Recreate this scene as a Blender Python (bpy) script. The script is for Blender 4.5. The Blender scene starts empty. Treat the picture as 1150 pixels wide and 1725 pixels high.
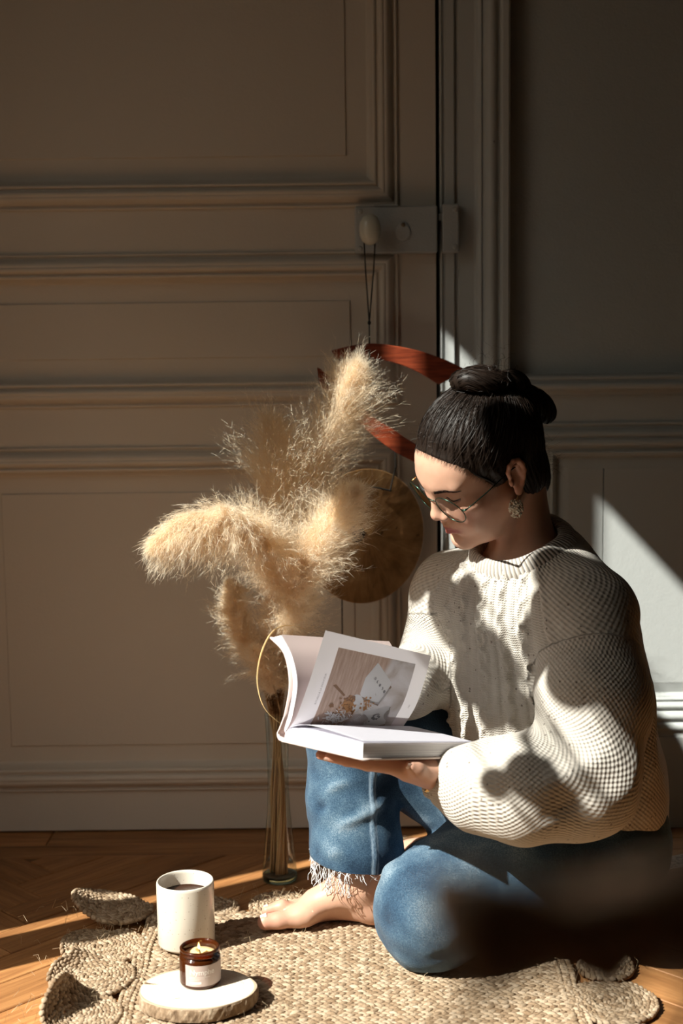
import bpy, bmesh, math, random
import numpy as np
from mathutils import Vector, Matrix, Euler

# ------------------------------------------------------------------ camera, light, exposure
SC = bpy.context.scene
COL = SC.collection
cam_data = bpy.data.cameras.new('camera')
cam_data.sensor_fit = 'HORIZONTAL'
cam_data.sensor_width = 36.0
cam_data.lens = 2400.0 / 1150.0 * 36.0
cam_data.clip_start = 0.02
cam_data.dof.use_dof = True
cam_data.dof.focus_distance = 2.02
cam_data.dof.aperture_fstop = 5.0
cam = bpy.data.objects.new('camera', cam_data)
COL.objects.link(cam)
TH, RL = math.radians(7.0), math.radians(0.7)
_f = Vector((0, math.cos(TH), -math.sin(TH)))
_r0 = Vector((1, 0, 0))
_u0 = _r0.cross(_f)
CAM_R = math.cos(RL) * _r0 - math.sin(RL) * _u0
CAM_U = math.cos(RL) * _u0 + math.sin(RL) * _r0
CAM_F = _f
_m = Matrix((CAM_R, CAM_U, -_f)).transposed().to_4x4()
_m.translation = Vector((0, -2.45, 0.87))
cam.matrix_world = _m
SC.camera = cam

SC.view_settings.view_transform = 'Standard'
SC.view_settings.look = 'None'
SC.view_settings.exposure = 0.0
SC.view_settings.gamma = 1.0
SC.view_settings.use_curve_mapping = False
SC.cycles.max_bounces = 14
SC.cycles.diffuse_bounces = 10
SC.cycles.transparent_max_bounces = 24
SC.cycles.caustics_refractive = False
SC.cycles.caustics_reflective = False
SC.cycles.sample_clamp_indirect = 6.0

SUN_DIR = Vector((1.0, 0.6, -1.08)).normalized()
sun_data = bpy.data.lights.new('sun', 'SUN')
sun_data.energy = 12.5
sun_data.angle = math.radians(0.55)
sun_data.color = (1.0, 0.95, 0.88)
sun = bpy.data.objects.new('sun', sun_data)
sun.rotation_euler = SUN_DIR.to_track_quat('-Z', 'Y').to_euler()
sun.location = (-4, -3, 5)
COL.objects.link(sun)

world = bpy.data.worlds.new('sky')
SC.world = world
world.use_nodes = True
wn = world.node_tree.nodes
wl = world.node_tree.links
wn.clear()
# hazy late-afternoon sky: warm near the horizon, paler above
tcw = wn.new('ShaderNodeTexCoord')
spw = wn.new('ShaderNodeSeparateXYZ')
wl.new(tcw.outputs['Generated'], spw.inputs[0])
crw = wn.new('ShaderNodeValToRGB')
for pos, c_ in ((0.0, (0.10, 0.075, 0.055)), (0.02, (0.42, 0.30, 0.20)), (0.22, (0.92, 0.72, 0.54)), (0.6, (0.80, 0.70, 0.60))):
    el_ = crw.color_ramp.elements[0] if pos == 0.0 else crw.color_ramp.elements[1] if pos == 0.6 else crw.color_ramp.elements.new(pos)
    el_.position = pos
    el_.color = (*c_, 1.0)
wl.new(spw.outputs[2], crw.inputs[0])
bg = wn.new('ShaderNodeBackground')
bg.inputs['Strength'].default_value = 3.1
wl.new(crw.outputs[0], bg.inputs[0])
wo = wn.new('ShaderNodeOutputWorld')
wl.new(bg.outputs[0], wo.inputs[0])

# ------------------------------------------------------------------ helpers
rng = np.random.default_rng(7)
random.seed(7)


def link(o, parent=None):
    COL.objects.link(o)
    if parent is not None:
        o.parent = parent
    return o


def tag(o, label=None, cat=None, group=None, kind=None):
    if label:
        o['label'] = label
    if cat:
        o['category'] = cat
    if group:
        o['group'] = group
    if kind:
        o['kind'] = kind
    return o


def empty(name, loc=(0, 0, 0), rot=None, **kw):
    o = bpy.data.objects.new(name, None)
    o.empty_display_size = 0.05
    o.location = loc
    if rot is not None:
        o.rotation_euler = rot
    link(o)
    return tag(o, **kw)


def mesh_obj(name, V, F, mat=None, parent=None, smooth=False, world=False):
    """V (n,3) list/array, F list of faces or an (m,k) array -> ONE mesh object."""
    me = bpy.data.meshes.new(name)
    V = np.asarray(V, dtype=np.float32)
    if isinstance(F, np.ndarray) and F.ndim == 2:
        m, k = F.shape
        me.vertices.add(len(V))
        me.vertices.foreach_set('co', V.ravel())
        me.loops.add(m * k)
        me.loops.foreach_set('vertex_index', F.astype(np.int32).ravel())
        me.polygons.add(m)
        me.polygons.foreach_set('loop_start', np.arange(0, m * k, k, dtype=np.int32))
        me.polygons.foreach_set('loop_total', np.full(m, k, dtype=np.int32))
        me.update(calc_edges=True)
    else:
        me.from_pydata([tuple(map(float, v)) for v in V], [], [tuple(map(int, f)) for f in F])
        me.update()
    if smooth:
        me.polygons.foreach_set('use_smooth', np.ones(len(me.polygons), dtype=bool))
    me.validate()
    o = bpy.data.objects.new(name, me)
    if mat is not None:
        me.materials.append(mat)
    link(o, parent)
    if world and parent is not None:
        # V was given in world coordinates
        o.matrix_parent_inverse = parent_matrix(parent).inverted()
    return o


def parent_matrix(p):
    m = Matrix.LocRotScale(p.location, p.rotation_euler, p.scale)
    if p.parent is not None:
        m = parent_matrix(p.parent) @ p.matrix_parent_inverse @ m
    return m


def uvattr(o, name, arr):
    a = o.data.attributes.new(name, 'FLOAT', 'POINT')
    a.data.foreach_set('value', np.asarray(arr, dtype=np.float32).ravel())


class MB:
    """collects shapes and links them as one mesh object"""

    def __init__(self):
        self.V, self.F, self.n = [], [], 0

    def add(self, V, F):
        V = np.asarray(V, dtype=float)
        self.V.append(V)
        self.F += [tuple(int(i) + self.n for i in f) for f in F]
        self.n += len(V)
        return self

    def box(self, lo, hi, b=0.0):
        lo, hi = np.array(lo, float), np.array(hi, float)
        if b <= 0:
            x0, y0, z0 = lo
            x1, y1, z1 = hi
            V = [(x0, y0, z0), (x1, y0, z0), (x1, y1, z0), (x0, y1, z0), (x0, y0, z1), (x1, y0, z1), (x1, y1, z1), (x0, y1, z1)]
            F = [(0, 3, 2, 1), (4, 5, 6, 7), (0, 1, 5, 4), (1, 2, 6, 5), (2, 3, 7, 6), (3, 0, 4, 7)]
            return self.add(V, F)
        bm = bmesh.new()
        bmesh.ops.create_cube(bm, size=1.0)
        for v in bm.verts:
            v.co = Vector([(lo[i] + hi[i]) / 2 + v.co[i] * (hi[i] - lo[i]) for i in range(3)])
        bmesh.ops.bevel(bm, geom=bm.edges[:], offset=b, segments=2, profile=0.5, affect='EDGES')
        bm.verts.index_update()
        V = [tuple(v.co) for v in bm.verts]
        F = [[v.index for v in f.verts] for f in bm.faces]
        bm.free()
        return self.add(V, F)

    def tube(self, pts, r, n=8, cap=True, closed=False):
        V, F = tube_geo(pts, r, n, cap, closed)
        return self.add(V, F)

    def lathe(self, prof, n=48, c=(0, 0, 0), close_top=False, close_bot=False):
        V, F = lathe_geo(prof, n)
        V = np.array(V) + np.array(c)
        return self.add(V, F)

    def build(self, name, mat=None, parent=None, smooth=False, world=False):
        return mesh_obj(name, np.concatenate(self.V), self.F, mat, parent, smooth, world)


def tube_geo(pts, r, n=8, cap=True, closed=False):
    P = np.asarray(pts, float)
    m = len(P)
    R = np.full(m, r, float) if np.isscalar(r) else np.asarray(r, float)
    if closed:
        T = np.roll(P, -1, 0) - np.roll(P, 1, 0)
    else:
        T = np.gradient(P, axis=0)
    T /= np.linalg.norm(T, axis=1)[:, None] + 1e-12
    ref = np.array([0, 0, 1.0]) if abs(T[0][2]) < 0.9 else np.array([1.0, 0, 0])
    N = np.zeros_like(P)
    a = ref - T[0] * (ref @ T[0])
    N[0] = a / np.linalg.norm(a)
    for i in range(1, m):
        a = N[i - 1] - T[i] * (N[i - 1] @ T[i])
        N[i] = a / (np.linalg.norm(a) + 1e-12)
    B = np.cross(T, N)
    ang = np.arange(n) * 2 * np.pi / n
    V = (P[:, None, :] + R[:, None, None] * (np.cos(ang)[None, :, None] * N[:, None, :] + np.sin(ang)[None, :, None] * B[:, None, :])).reshape(-1, 3)
    F = []
    for i in range(m if closed else m - 1):
        j = (i + 1) % m
        for k in range(n):
            l = (k + 1) % n
            F.append((i * n + k, i * n + l, j * n + l, j * n + k))
    if cap and not closed:
        F.append(tuple(range(n - 1, -1, -1)))
        F.append(tuple((m - 1) * n + k for k in range(n)))
    return V, F


def lathe_geo(prof, n=48):
    """prof: list of (r,z); r==0 at an end closes it"""
    V, F, rings = [], [], []
    for r, z in prof:
        if r < 1e-9:
            rings.append([len(V)])
            V.append((0, 0, z))
        else:
            rings.append(list(range(len(V), len(V) + n)))
            for k in range(n):
                a = 2 * math.pi * k / n
                V.append((r * math.cos(a), r * math.sin(a), z))
    for A, B in zip(rings[:-1], rings[1:]):
        for k in range(n):
            l = (k + 1) % n
            if len(A) == 1 and len(B) == 1:
                continue
            if len(A) == 1:
                F.append((A[0], B[l], B[k]))
            elif len(B) == 1:
                F.append((A[k], A[l], B[0]))
            else:
                F.append((A[k], A[l], B[l], B[k]))
    return V, F


def smooth_path(pts, n=40, closed=False):
    """Catmull-Rom through pts"""
    P = np.asarray(pts, float)
    m = len(P)
    out = []
    segs = m if closed else m - 1
    per = max(2, n // segs)
    for i in range(segs):
        if closed:
            p0, p1, p2, p3 = P[(i - 1) % m], P[i], P[(i + 1) % m], P[(i + 2) % m]
        else:
            p1, p2 = P[i], P[i + 1]
            p0 = P[i - 1] if i > 0 else 2 * p1 - p2
            p3 = P[i + 2] if i + 2 < m else 2 * p2 - p1
        for t in np.linspace(0, 1, per, endpoint=False):
            out.append(0.5 * ((2 * p1) + (-p0 + p2) * t + (2 * p0 - 5 * p1 + 4 * p2 - p3) * t * t + (-p0 + 3 * p1 - 3 * p2 + p3) * t ** 3))
    if not closed:
        out.append(P[-1])
    return np.array(out)


# ------------------------------------------------------------------ materials
class NT:
    """small node-tree builder"""

    def __init__(self, name):
        self.mat = bpy.data.materials.new(name)
        self.mat.use_nodes = True
        self.t = self.mat.node_tree
        self.b = self.t.nodes['Principled BSDF']
        self.out = self.t.nodes['Material Output']

    def n(self, typ, **kw):
        nd = self.t.nodes.new(typ)
        ins = kw.pop('ins', {})
        for k, v in kw.items():
            setattr(nd, k, v)
        for k, v in ins.items():
            self.put(nd.inputs[k], v)
        return nd

    def put(self, sock, v):
        if isinstance(v, bpy.types.NodeSocket):
            self.t.links.new(v, sock)
        else:
            if sock.type == 'RGBA' and len(v) == 3:
                v = (*v, 1.0)
            sock.default_value = v

    def math(self, op, a, b=None, c=None, clamp=False):
        nd = self.n('ShaderNodeMath', operation=op, use_clamp=clamp)
        self.put(nd.inputs[0], a)
        if b is not None:
            self.put(nd.inputs[1], b)
        if c is not None:
            self.put(nd.inputs[2], c)
        return nd.outputs[0]

    def mix(self, f, a, b, mode='MIX'):
        nd = self.n('ShaderNodeMix', data_type='RGBA', blend_type=mode)
        self.put(nd.inputs[0], f)
        self.put(nd.inputs[6], a)
        self.put(nd.inputs[7], b)
        return nd.outputs[2]

    def ramp(self, f, stops):
        nd = self.n('ShaderNodeValToRGB')
        self.put(nd.inputs[0], f)
        el = nd.color_ramp.elements
        while len(el) < len(stops):
            el.new(0.5)
        for e, (p, c) in zip(el, stops):
            e.position = p
            e.color = (*c, 1.0) if len(c) == 3 else c
        return nd.outputs[0]

    def coord(self, kind='Object', scale=None, rot=None):
        o = self.n('ShaderNodeTexCoord').outputs[kind]
        if scale is not None or rot is not None:
            mp = self.n('ShaderNodeMapping')
            self.t.links.new(o, mp.inputs[0])
            if scale is not None:
                mp.inputs['Scale'].default_value = scale
            if rot is not None:
                mp.inputs['Rotation'].default_value = rot
            o = mp.outputs[0]
        return o

    def noise(self, vec, scale, detail=4.0, rough=0.5, out='Fac', dist=0.0):
        nd = self.n('ShaderNodeTexNoise')
        self.put(nd.inputs['Vector'], vec)
        nd.inputs['Scale'].default_value = scale
        nd.inputs['Detail'].default_value = detail
        nd.inputs['Roughness'].default_value = rough
        nd.inputs['Distortion'].default_value = dist
        return nd.outputs[out]

    def attr(self, name):
        return self.n('ShaderNodeAttribute', attribute_name=name).outputs['Fac']

    def bump(self, h, dist, strength=1.0):
        nd = self.n('ShaderNodeBump')
        nd.inputs['Strength'].default_value = strength
        nd.inputs['Distance'].default_value = dist
        self.put(nd.inputs['Height'], h)
        self.t.links.new(nd.outputs[0], self.b.inputs['Normal'])
        return nd

    def set(self, **kw):
        names = dict(color='Base Color', rough='Roughness', metal='Metallic', spec='Specular IOR Level', trans='Transmission Weight', ior='IOR', sss='Subsurface Weight', alpha='Alpha', sheen='Sheen Weight', coat='Coat Weight', emit='Emission Color', emits='Emission Strength')
        for k, v in kw.items():
            self.put(self.b.inputs[names[k]], v)
        return self


def plain(name, color, rough=0.5, **kw):
    t = NT(name)
    t.set(color=color, rough=rough, **kw)
    return t.mat
# ------------------------------------------------------------------ room shell materials
def paint_mat(name, col, bump=0.0006):
    t = NT(name)
    co = t.coord('Object')
    n1 = t.noise(co, 2.2, 3.0)
    n2 = t.noise(co, 260.0, 3.0)
    c = t.mix(t.math('MULTIPLY', n1, 0.35), col, tuple(x * 0.86 for x in col))
    # a few chips and specks in old paint
    v = t.n('ShaderNodeTexVoronoi', feature='F1', ins={'Scale': 5.0})
    t.put(v.inputs['Vector'], co)
    sp = t.math('LESS_THAN', v.outputs['Distance'], 0.018)
    c = t.mix(t.math('MULTIPLY', sp, 0.6), c, (0.10, 0.08, 0.06))
    t.set(color=c, rough=0.55, spec=0.35)
    t.bump(t.math('ADD', n2, t.math('MULTIPLY', t.noise(co, 60.0, 2.0), 0.8)), bump, 0.5)
    return t.mat


M_PAINT = paint_mat('old_white_paint', (0.51, 0.53, 0.52))
M_DOOR = paint_mat('warm_white_door_paint', (0.63, 0.575, 0.50))
M_WALLPAINT = paint_mat('matt_wall_paint', (0.47, 0.51, 0.51), 0.0012)
M_LOCK = paint_mat('painted_lock_case', (0.42, 0.44, 0.44), 0.0010)
M_CEIL = plain('ceiling_plaster', (0.16, 0.155, 0.15), 0.9)
M_ROOMWALL = plain('room_wall_paint', (0.16, 0.15, 0.135), 0.85)
M_DARKGAP = plain('dark_gap', (0.02, 0.017, 0.015), 0.9)


def oak_mat():
    t = NT('oiled_oak')
    co = t.coord('Object')
    info = t.n('ShaderNodeObjectInfo')
    # grain runs along the plank's own x axis
    mp = t.n('ShaderNodeMapping')
    t.put(mp.inputs[0], co)
    mp.inputs['Scale'].default_value = (2.0, 30.0, 10.0)
    off = t.n('ShaderNodeVectorMath', operation='ADD')
    t.put(off.inputs[0], mp.outputs[0])
    sc = t.n('ShaderNodeCombineXYZ')
    for i in range(3):
        t.put(sc.inputs[i], t.math('MULTIPLY', info.outputs['Random'], 37.0 + i * 11))
    t.put(off.inputs[1], sc.outputs[0])
    g = t.noise(off.outputs[0], 2.2, 6.0, 0.62, dist=0.6)
    g2 = t.noise(off.outputs[0], 11.0, 4.0, 0.7)
    c = t.ramp(g, [(0.25, (0.22, 0.09, 0.030)), (0.5, (0.42, 0.19, 0.066)), (0.75, (0.60, 0.30, 0.115))])
    c = t.mix(t.math('MULTIPLY', t.math('SUBTRACT', g2, 0.35, clamp=True), 0.9), c, (0.15, 0.055, 0.02))
    tone = t.math('MULTIPLY_ADD', info.outputs['Random'], 0.5, 0.72)
    hsv = t.n('ShaderNodeHueSaturation')
    t.put(hsv.inputs['Color'], c)
    t.put(hsv.inputs['Value'], tone)
    r = t.math('MULTIPLY_ADD', g2, 0.25, 0.42)
    t.set(color=hsv.outputs[0], rough=r, spec=0.4)
    t.bump(t.math('ADD', g, g2), 0.0006, 0.5)
    return t.mat


M_OAK = oak_mat()

LW = -0.92
# ------------------------------------------------------------------ floor of herringbone oak with a straight border plank
floor = MB().box((LW - 0.02, -3.8, -0.06), (1.9, 0.25, -0.004)).build('floor', plain('subfloor', (0.16, 0.075, 0.03), 0.7))
tag(floor, kind='structure')


def clip(poly, ax, lim, keep_less):
    out = []
    for i in range(len(poly)):
        a, b = poly[i], poly[(i + 1) % len(poly)]
        ina = (a[ax] <= lim) if keep_less else (a[ax] >= lim)
        inb = (b[ax] <= lim) if keep_less else (b[ax] >= lim)
        if ina:
            out.append(a)
        if ina != inb:
            f = (lim - a[ax]) / (b[ax] - a[ax])
            out.append((a[0] + f * (b[0] - a[0]), a[1] + f * (b[1] - a[1])))
    return out


def plank(poly, ang, top=0.0):
    """one plank: polygon in world xy, its own x axis turned along the grain"""
    if len(poly) < 3:
        return
    P = np.array(poly)
    c = P.mean(0)
    area = 0.5 * abs(np.dot(P[:, 0], np.roll(P[:, 1], -1)) - np.dot(P[:, 1], np.roll(P[:, 0], -1)))
    if area < 4e-4:
        return
    R = np.array([[math.cos(ang), math.sin(ang)], [-math.sin(ang), math.cos(ang)]])
    Q = (P - c) @ R.T
    if np.cross(Q[1] - Q[0], Q[2] - Q[1]) < 0:
        Q = Q[::-1]
    n = len(Q)

    def inset(d):
        out = []
        for i in range(n):
            p, q, r = Q[i - 1], Q[i], Q[(i + 1) % n]
            e1 = (q - p) / (np.linalg.norm(q - p) + 1e-9)
            e2 = (r - q) / (np.linalg.norm(r - q) + 1e-9)
            n1, n2 = np.array([-e1[1], e1[0]]), np.array([-e2[1], e2[0]])
            b = n1 + n2
            b = b / max(0.35, (b @ b) / 2)
            out.append(q + b * d)
        return np.array(out)
    A, B = inset(0.0010), inset(0.0022)
    V = [(x, y, -0.012) for x, y in A] + [(x, y, -0.0012) for x, y in A] + [(x, y, 0.0) for x, y in B]
    F = [(i, (i + 1) % n, n + (i + 1) % n, n + i) for i in range(n)] + [(n + i, n + (i + 1) % n, 2 * n + (i + 1) % n, 2 * n + i) for i in range(n)]
    F.append(tuple(2 * n + i for i in range(n)))
    o = mesh_obj('plank', V, F, M_OAK, floor)
    o.location = (c[0], c[1], top + random.uniform(-0.0006, 0.0002))
    o.rotation_euler = (random.uniform(-1, 1) * 0.0015, random.uniform(-1, 1) * 0.0015, ang)


PW, PN = 0.0730, 10
PL = PW * PN
XA, XB, YA, YB = -1.45, 1.1, -1.45, -0.119
for k in range(-70, 70):
    for m in range(-8, 8):
        for kind in (0, 1):
            if kind == 0:
                x, y, w, h = k * PW + m * 2 * PL, k * PW, PL, PW
            else:
                x, y, w, h = k * PW + PL + m * 2 * PL, k * PW - (PL - PW), PW, PL
            cx, cy = x + w / 2, y + h / 2
            c45 = math.sqrt(0.5)
            wx, wy = c45 * (cx - cy) - 0.48, c45 * (cx + cy) - 0.50
            if not (XA - 0.6 < wx < XB + 0.6 and YA - 0.6 < wy < YB + 0.6):
                continue
            poly = []
            for qx, qy in ((x, y), (x + w, y), (x + w, y + h), (x, y + h)):
                poly.append((c45 * (qx - qy) - 0.48, c45 * (qx + qy) - 0.50))
            for ax, lim, less in ((0, XA, False), (0, XB, True), (1, YA, False), (1, YB, True)):
                if poly:
                    poly = clip(poly, ax, lim, less)
            if poly:
                plank(poly, math.pi / 4 if kind == 0 else 3 * math.pi / 4)
for x0, x1 in ((-1.45, -0.72), (-0.72, 0.36), (0.36, 1.1)):
    plank([(x0, -0.119), (x1, -0.119), (x1, -0.062), (x0, -0.062)], 0.0)
    plank([(x0 + 0.2, -0.062), (min(1.1, x1 + 0.2), -0.062), (min(1.1, x1 + 0.2), 0.03), (x0 + 0.2, 0.03)], 0.0)


# ------------------------------------------------------------------ mouldings
def frame_mould(x0, x1, z0, z1, prof, mat, parent, name='moulding', y0=0.0):
    """profile (inward offset t, height out of the wall h) swept round a rectangle with mitred corners; faces -y"""
    V, F = [], []
    n = len(prof)
    for t, h in prof:
        for x, z in ((x0 + t, z0 + t), (x1 - t, z0 + t), (x1 - t, z1 - t), (x0 + t, z1 - t)):
            V.append((x, y0 - h, z))
    for i in range(n - 1):
        for k in range(4):
            l = (k + 1) % 4
            F.append((i * 4 + k, i * 4 + l, (i + 1) * 4 + l, (i + 1) * 4 + k))
    return mesh_obj(name, V, F, mat, parent)


def run_mould(x0, x1, prof, mat, parent, name='moulding', y0=0.0, axis='x', at=0.0):
    """profile (z or x position, height out of the wall) swept straight along x (or z)"""
    V, F = [], []
    n = len(prof)
    for e in (x0, x1):
        for p, h in prof:
            V.append((e, y0 - h, p) if axis == 'x' else (p, y0 - h, e))
    for i in range(n - 1):
        F.append((i, n + i, n + i + 1, i + 1) if axis == 'x' else (i, i + 1, n + i + 1, n + i))
    F.append(tuple(range(n)))
    F.append(tuple(range(2 * n - 1, n - 1, -1)))
    return mesh_obj(name, V, F, mat, parent)


def arc(t0, h0, t1, h1, bul, n=5):
    """points from (t0,h0) to (t1,h1) bulging sideways"""
    out = []
    for i in range(1, n + 1):
        s = i / n
        b = 4 * s * (1 - s) * bul
        out.append((t0 + (t1 - t0) * s, h0 + (h1 - h0) * s + b))
    return out


def panel_profile(w):
    """moulding of a door panel from the flat rail inwards"""
    s = w / 0.054
    P = [(0, 0), (0.0012, 0.0)]
    P += arc(0.0012, 0.003, 0.0075, 0.003, 0.003)
    P += [(0.0085, 0.002), (0.0105, 0.002), (0.011, 0.006)]
    P += arc(0.011, 0.006, 0.024, 0.016, 0.004)
    P += arc(0.024, 0.016, 0.034, 0.013, 0.003)
    P += [(0.0345, 0.008), (0.037, 0.008)]
    P += arc(0.037, 0.009, 0.0445, 0.009, 0.0035)
    P += [(0.045, 0.004)]
    P += arc(0.045, 0.004, 0.054, -0.009, -0.003)
    return [(t * s, h) for t, h in P]


# ------------------------------------------------------------------ the door (left leaf), closed in its frame
DX0, DX1 = -0.78, 0.1655
door = empty('door_1', (0, 0, 0), kind='structure')


def door_panel(x0, x1, z0, z1, field_m, name_i):
    """x0..z1: outer edge of the moulding; field: raised centre"""
    w = 0.054
    frame_mould(x0, x1, z0, z1, panel_profile(w), M_DOOR, door, 'moulding')
    fx0, fx1, fz0, fz1 = x0 + w, x1 - w, z0 + w, z1 - w
    b = field_m
    V = [(fx0, 0.009, fz0), (fx1, 0.009, fz0), (fx1, 0.009, fz1), (fx0, 0.009, fz1)]
    g0 = [(fx0 + b, 0.009, fz0 + b), (fx1 - b, 0.009, fz0 + b), (fx1 - b, 0.009, fz1 - b), (fx0 + b, 0.009, fz1 - b)]
    e = 0.0015
    g1 = [(fx0 + b + e, 0.0055, fz0 + b + e), (fx1 - b - e, 0.0055, fz0 + b + e), (fx1 - b - e, 0.0055, fz1 - b - e), (fx0 + b + e, 0.0055, fz1 - b - e)]
    V = V + g0 + g1
    F = []
    for a, c in ((0, 4), (4, 8)):
        for k in range(4):
            l = (k + 1) % 4
            F.append((a + k, a + l, c + l, c + k))
    F.append((8, 9, 10, 11))
    mesh_obj('panel', V, F, M_DOOR, door)


PX0, PX1 = -0.672, 0.1035
spans = [(1.090, 2.55), (0.7515, 1.0155), (0.0745, 0.6885)]
door_panel(PX0, PX1, 1.085, 2.55, 0.034, 0)
door_panel(PX0, PX1, 0.7525, 1.0165, 0.030, 1)
door_panel(PX0, PX1, 0.0745, 0.6890, 0.028, 2)
# rails and stiles as one door frame around the panels
mb = MB()
TK = 0.034
for (a, b, c, d) in ((DX0, PX0, 0.004, 2.62), (PX1, DX1, 0.004, 2.62)):
    mb.box((a, 0.0, c), (b, TK, d))
for (c, d) in ((0.004, 0.0745), (0.6890, 0.7525), (1.0165, 1.085), (2.55, 2.62)):
    mb.box((PX0, 0.0, c), (PX1, TK, d))
mb.build('door_frame', M_DOOR, door)
# thin grooves beside the mouldings along the rails (old paint lines)
# surface lock
MB().box((0.0285, -0.030, 1.0085), (0.1660, -0.0002, 1.0860), 0.0025).build('lock_case', M_LOCK, door)
MB().box((0.060, -0.0335, 1.0862), (0.1005, -0.002, 1.0880), 0.0006).build('lock_plate_edge', M_LOCK, door)
for (x, z) in ((0.0375, 1.0775), (0.0365, 1.0165)):
    V, F = lathe_geo([(0, 0.0022), (0.0025, 0.0020), (0.0042, 0.0008), (0.0044, 0.0)], 16)
    V = np.array(V)
    mesh_obj('screw', np.c_[V[:, 0] + x, -0.030 - V[:, 2], V[:, 1] + z], [f[::-1] for f in F], M_LOCK, door)
# escutcheon: drop-shaped cover turning on a pivot
pts = []
for i in range(28):
    a = 2 * math.pi * i / 28
    r = 0.0125 if math.sin(a) < 0 else 0.0125 - 0.0045 * math.sin(a) ** 2
    pts.append((0.1085 + r * math.cos(a), 1.0415 + (0.0195 if math.sin(a) > 0 else 0.0135) * math.sin(a)))
V = [(x, -0.0300, z) for x, z in pts] + [(x, -0.0325, z) for x, z in pts] + [(0.1085 + (x - 0.1085) * .86, -0.0335, 1.0415 + (z - 1.0415) * .86) for x, z in pts]
n = len(pts)
F = [(i, (i + 1) % n, n + (i + 1) % n, n + i) for i in range(n)] + [(n + i, n + (i + 1) % n, 2 * n + (i + 1) % n, 2 * n + i) for i in range(n)] + [tuple(2 * n + i for i in range(n))]
esc = mesh_obj('keyhole_cover', V, F, M_LOCK, door)
V, F = lathe_geo([(0, 0.0030), (0.002, 0.0028), (0.0034, 0.0014), (0.0036, 0.0)], 16)
V = np.array(V)
mesh_obj('pivot', np.c_[V[:, 0] + 0.1085, -0.0335 - V[:, 2], V[:, 1] + 1.0545], [f[::-1] for f in F], plain('worn_brass', (0.30, 0.24, 0.17), 0.4, metal=0.7), door)
# egg-shaped porcelain knob on its shank
kt = NT('porcelain')
kt.set(color=(0.60, 0.60, 0.52), rough=0.16, spec=0.6)
V, F = lathe_geo([(0, 0.0272), (0.006, 0.0262), (0.0125, 0.0215), (0.0166, 0.013), (0.0180, 0.003), (0.0170, -0.008), (0.0135, -0.017), (0.007, -0.0225), (0, -0.024)], 32)
V = np.array(V)
knob = mesh_obj('knob', np.c_[V[:, 0] + 0.0525, V[:, 1] * 0.85 - 0.066, V[:, 2] + 1.0435], F, kt.mat, door, smooth=True)
MB().tube([(0.0525, -0.030, 1.042), (0.0525, -0.036, 1.042), (0.0525, -0.054, 1.042)], [0.012, 0.0075, 0.007], 20).build('knob_shank', plain('dull_brass', (0.25, 0.19, 0.12), 0.45, metal=0.8), door, smooth=True)

# ------------------------------------------------------------------ door casing (frame) with the strike box of the lock
trim1 = empty('trim_1', (0, 0, 0), kind='structure')
MB().box((0.10, 0.030, 0.0), (0.19, 0.10, 2.75)).build('door_rebate', M_DARKGAP, trim1)
# stop strip right of the gap
run_mould(0.0, 2.75, [(0.1722, 0.03), (0.1722, -0.004), (0.1728, -0.0015)][:0] + [(0.1722, -0.03), (0.1722, 0.004)] + arc(0.1722, 0.004, 0.1765, 0.004, 0.0015, 3) + [(0.1772, 0.001), (0.1800, 0.001), (0.1806, 0.005), (0.1955, 0.006), (0.1970, 0.004), (0.1975, -0.03)], M_PAINT, trim1, 'stop_strip', axis='z')
# casing: flat board then stepped mouldings to its outer edge
P = [(0.1975, -0.03), (0.1975, -0.002), (0.2045, 0.0), (0.2300, 0.0)]
P += [(0.2335, 0.001)] + arc(0.2335, 0.002, 0.2415, 0.010, 0.002) + [(0.2425, 0.006), (0.2440, 0.006), (0.2448, 0.012)]
P += arc(0.2448, 0.014, 0.2660, 0.022, 0.008, 8) + [(0.2668, 0.018), (0.2725, 0.018), (0.2733, 0.024), (0.2760, 0.0255), (0.2850, 0.0260), (0.2880, 0.0240), (0.2885, -0.02)]
run_mould(0.0, 2.75, P, M_PAINT, trim1, 'casing', axis='z')
mb = MB()
mb.box((0.1745, -0.030, 1.0085), (0.2020, 0.0, 1.0885), 0.0022)
mb.build('strike_box', M_LOCK, trim1)
MB().box((0.1690, -0.020, 1.062), (0.1760, -0.012, 1.0735)).build('latch_bolt', M_LOCK, trim1)
for z in (1.0790, 1.0180):
    V, F = lathe_geo([(0, 0.0022), (0.0025, 0.0020), (0.0042, 0.0008), (0.0044, 0.0)], 16)
    V = np.array(V)
    mesh_obj('screw', np.c_[V[:, 0] + 0.1955, -0.030 - V[:, 2], V[:, 1] + z], [f[::-1] for f in F], M_LOCK, trim1)

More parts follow.
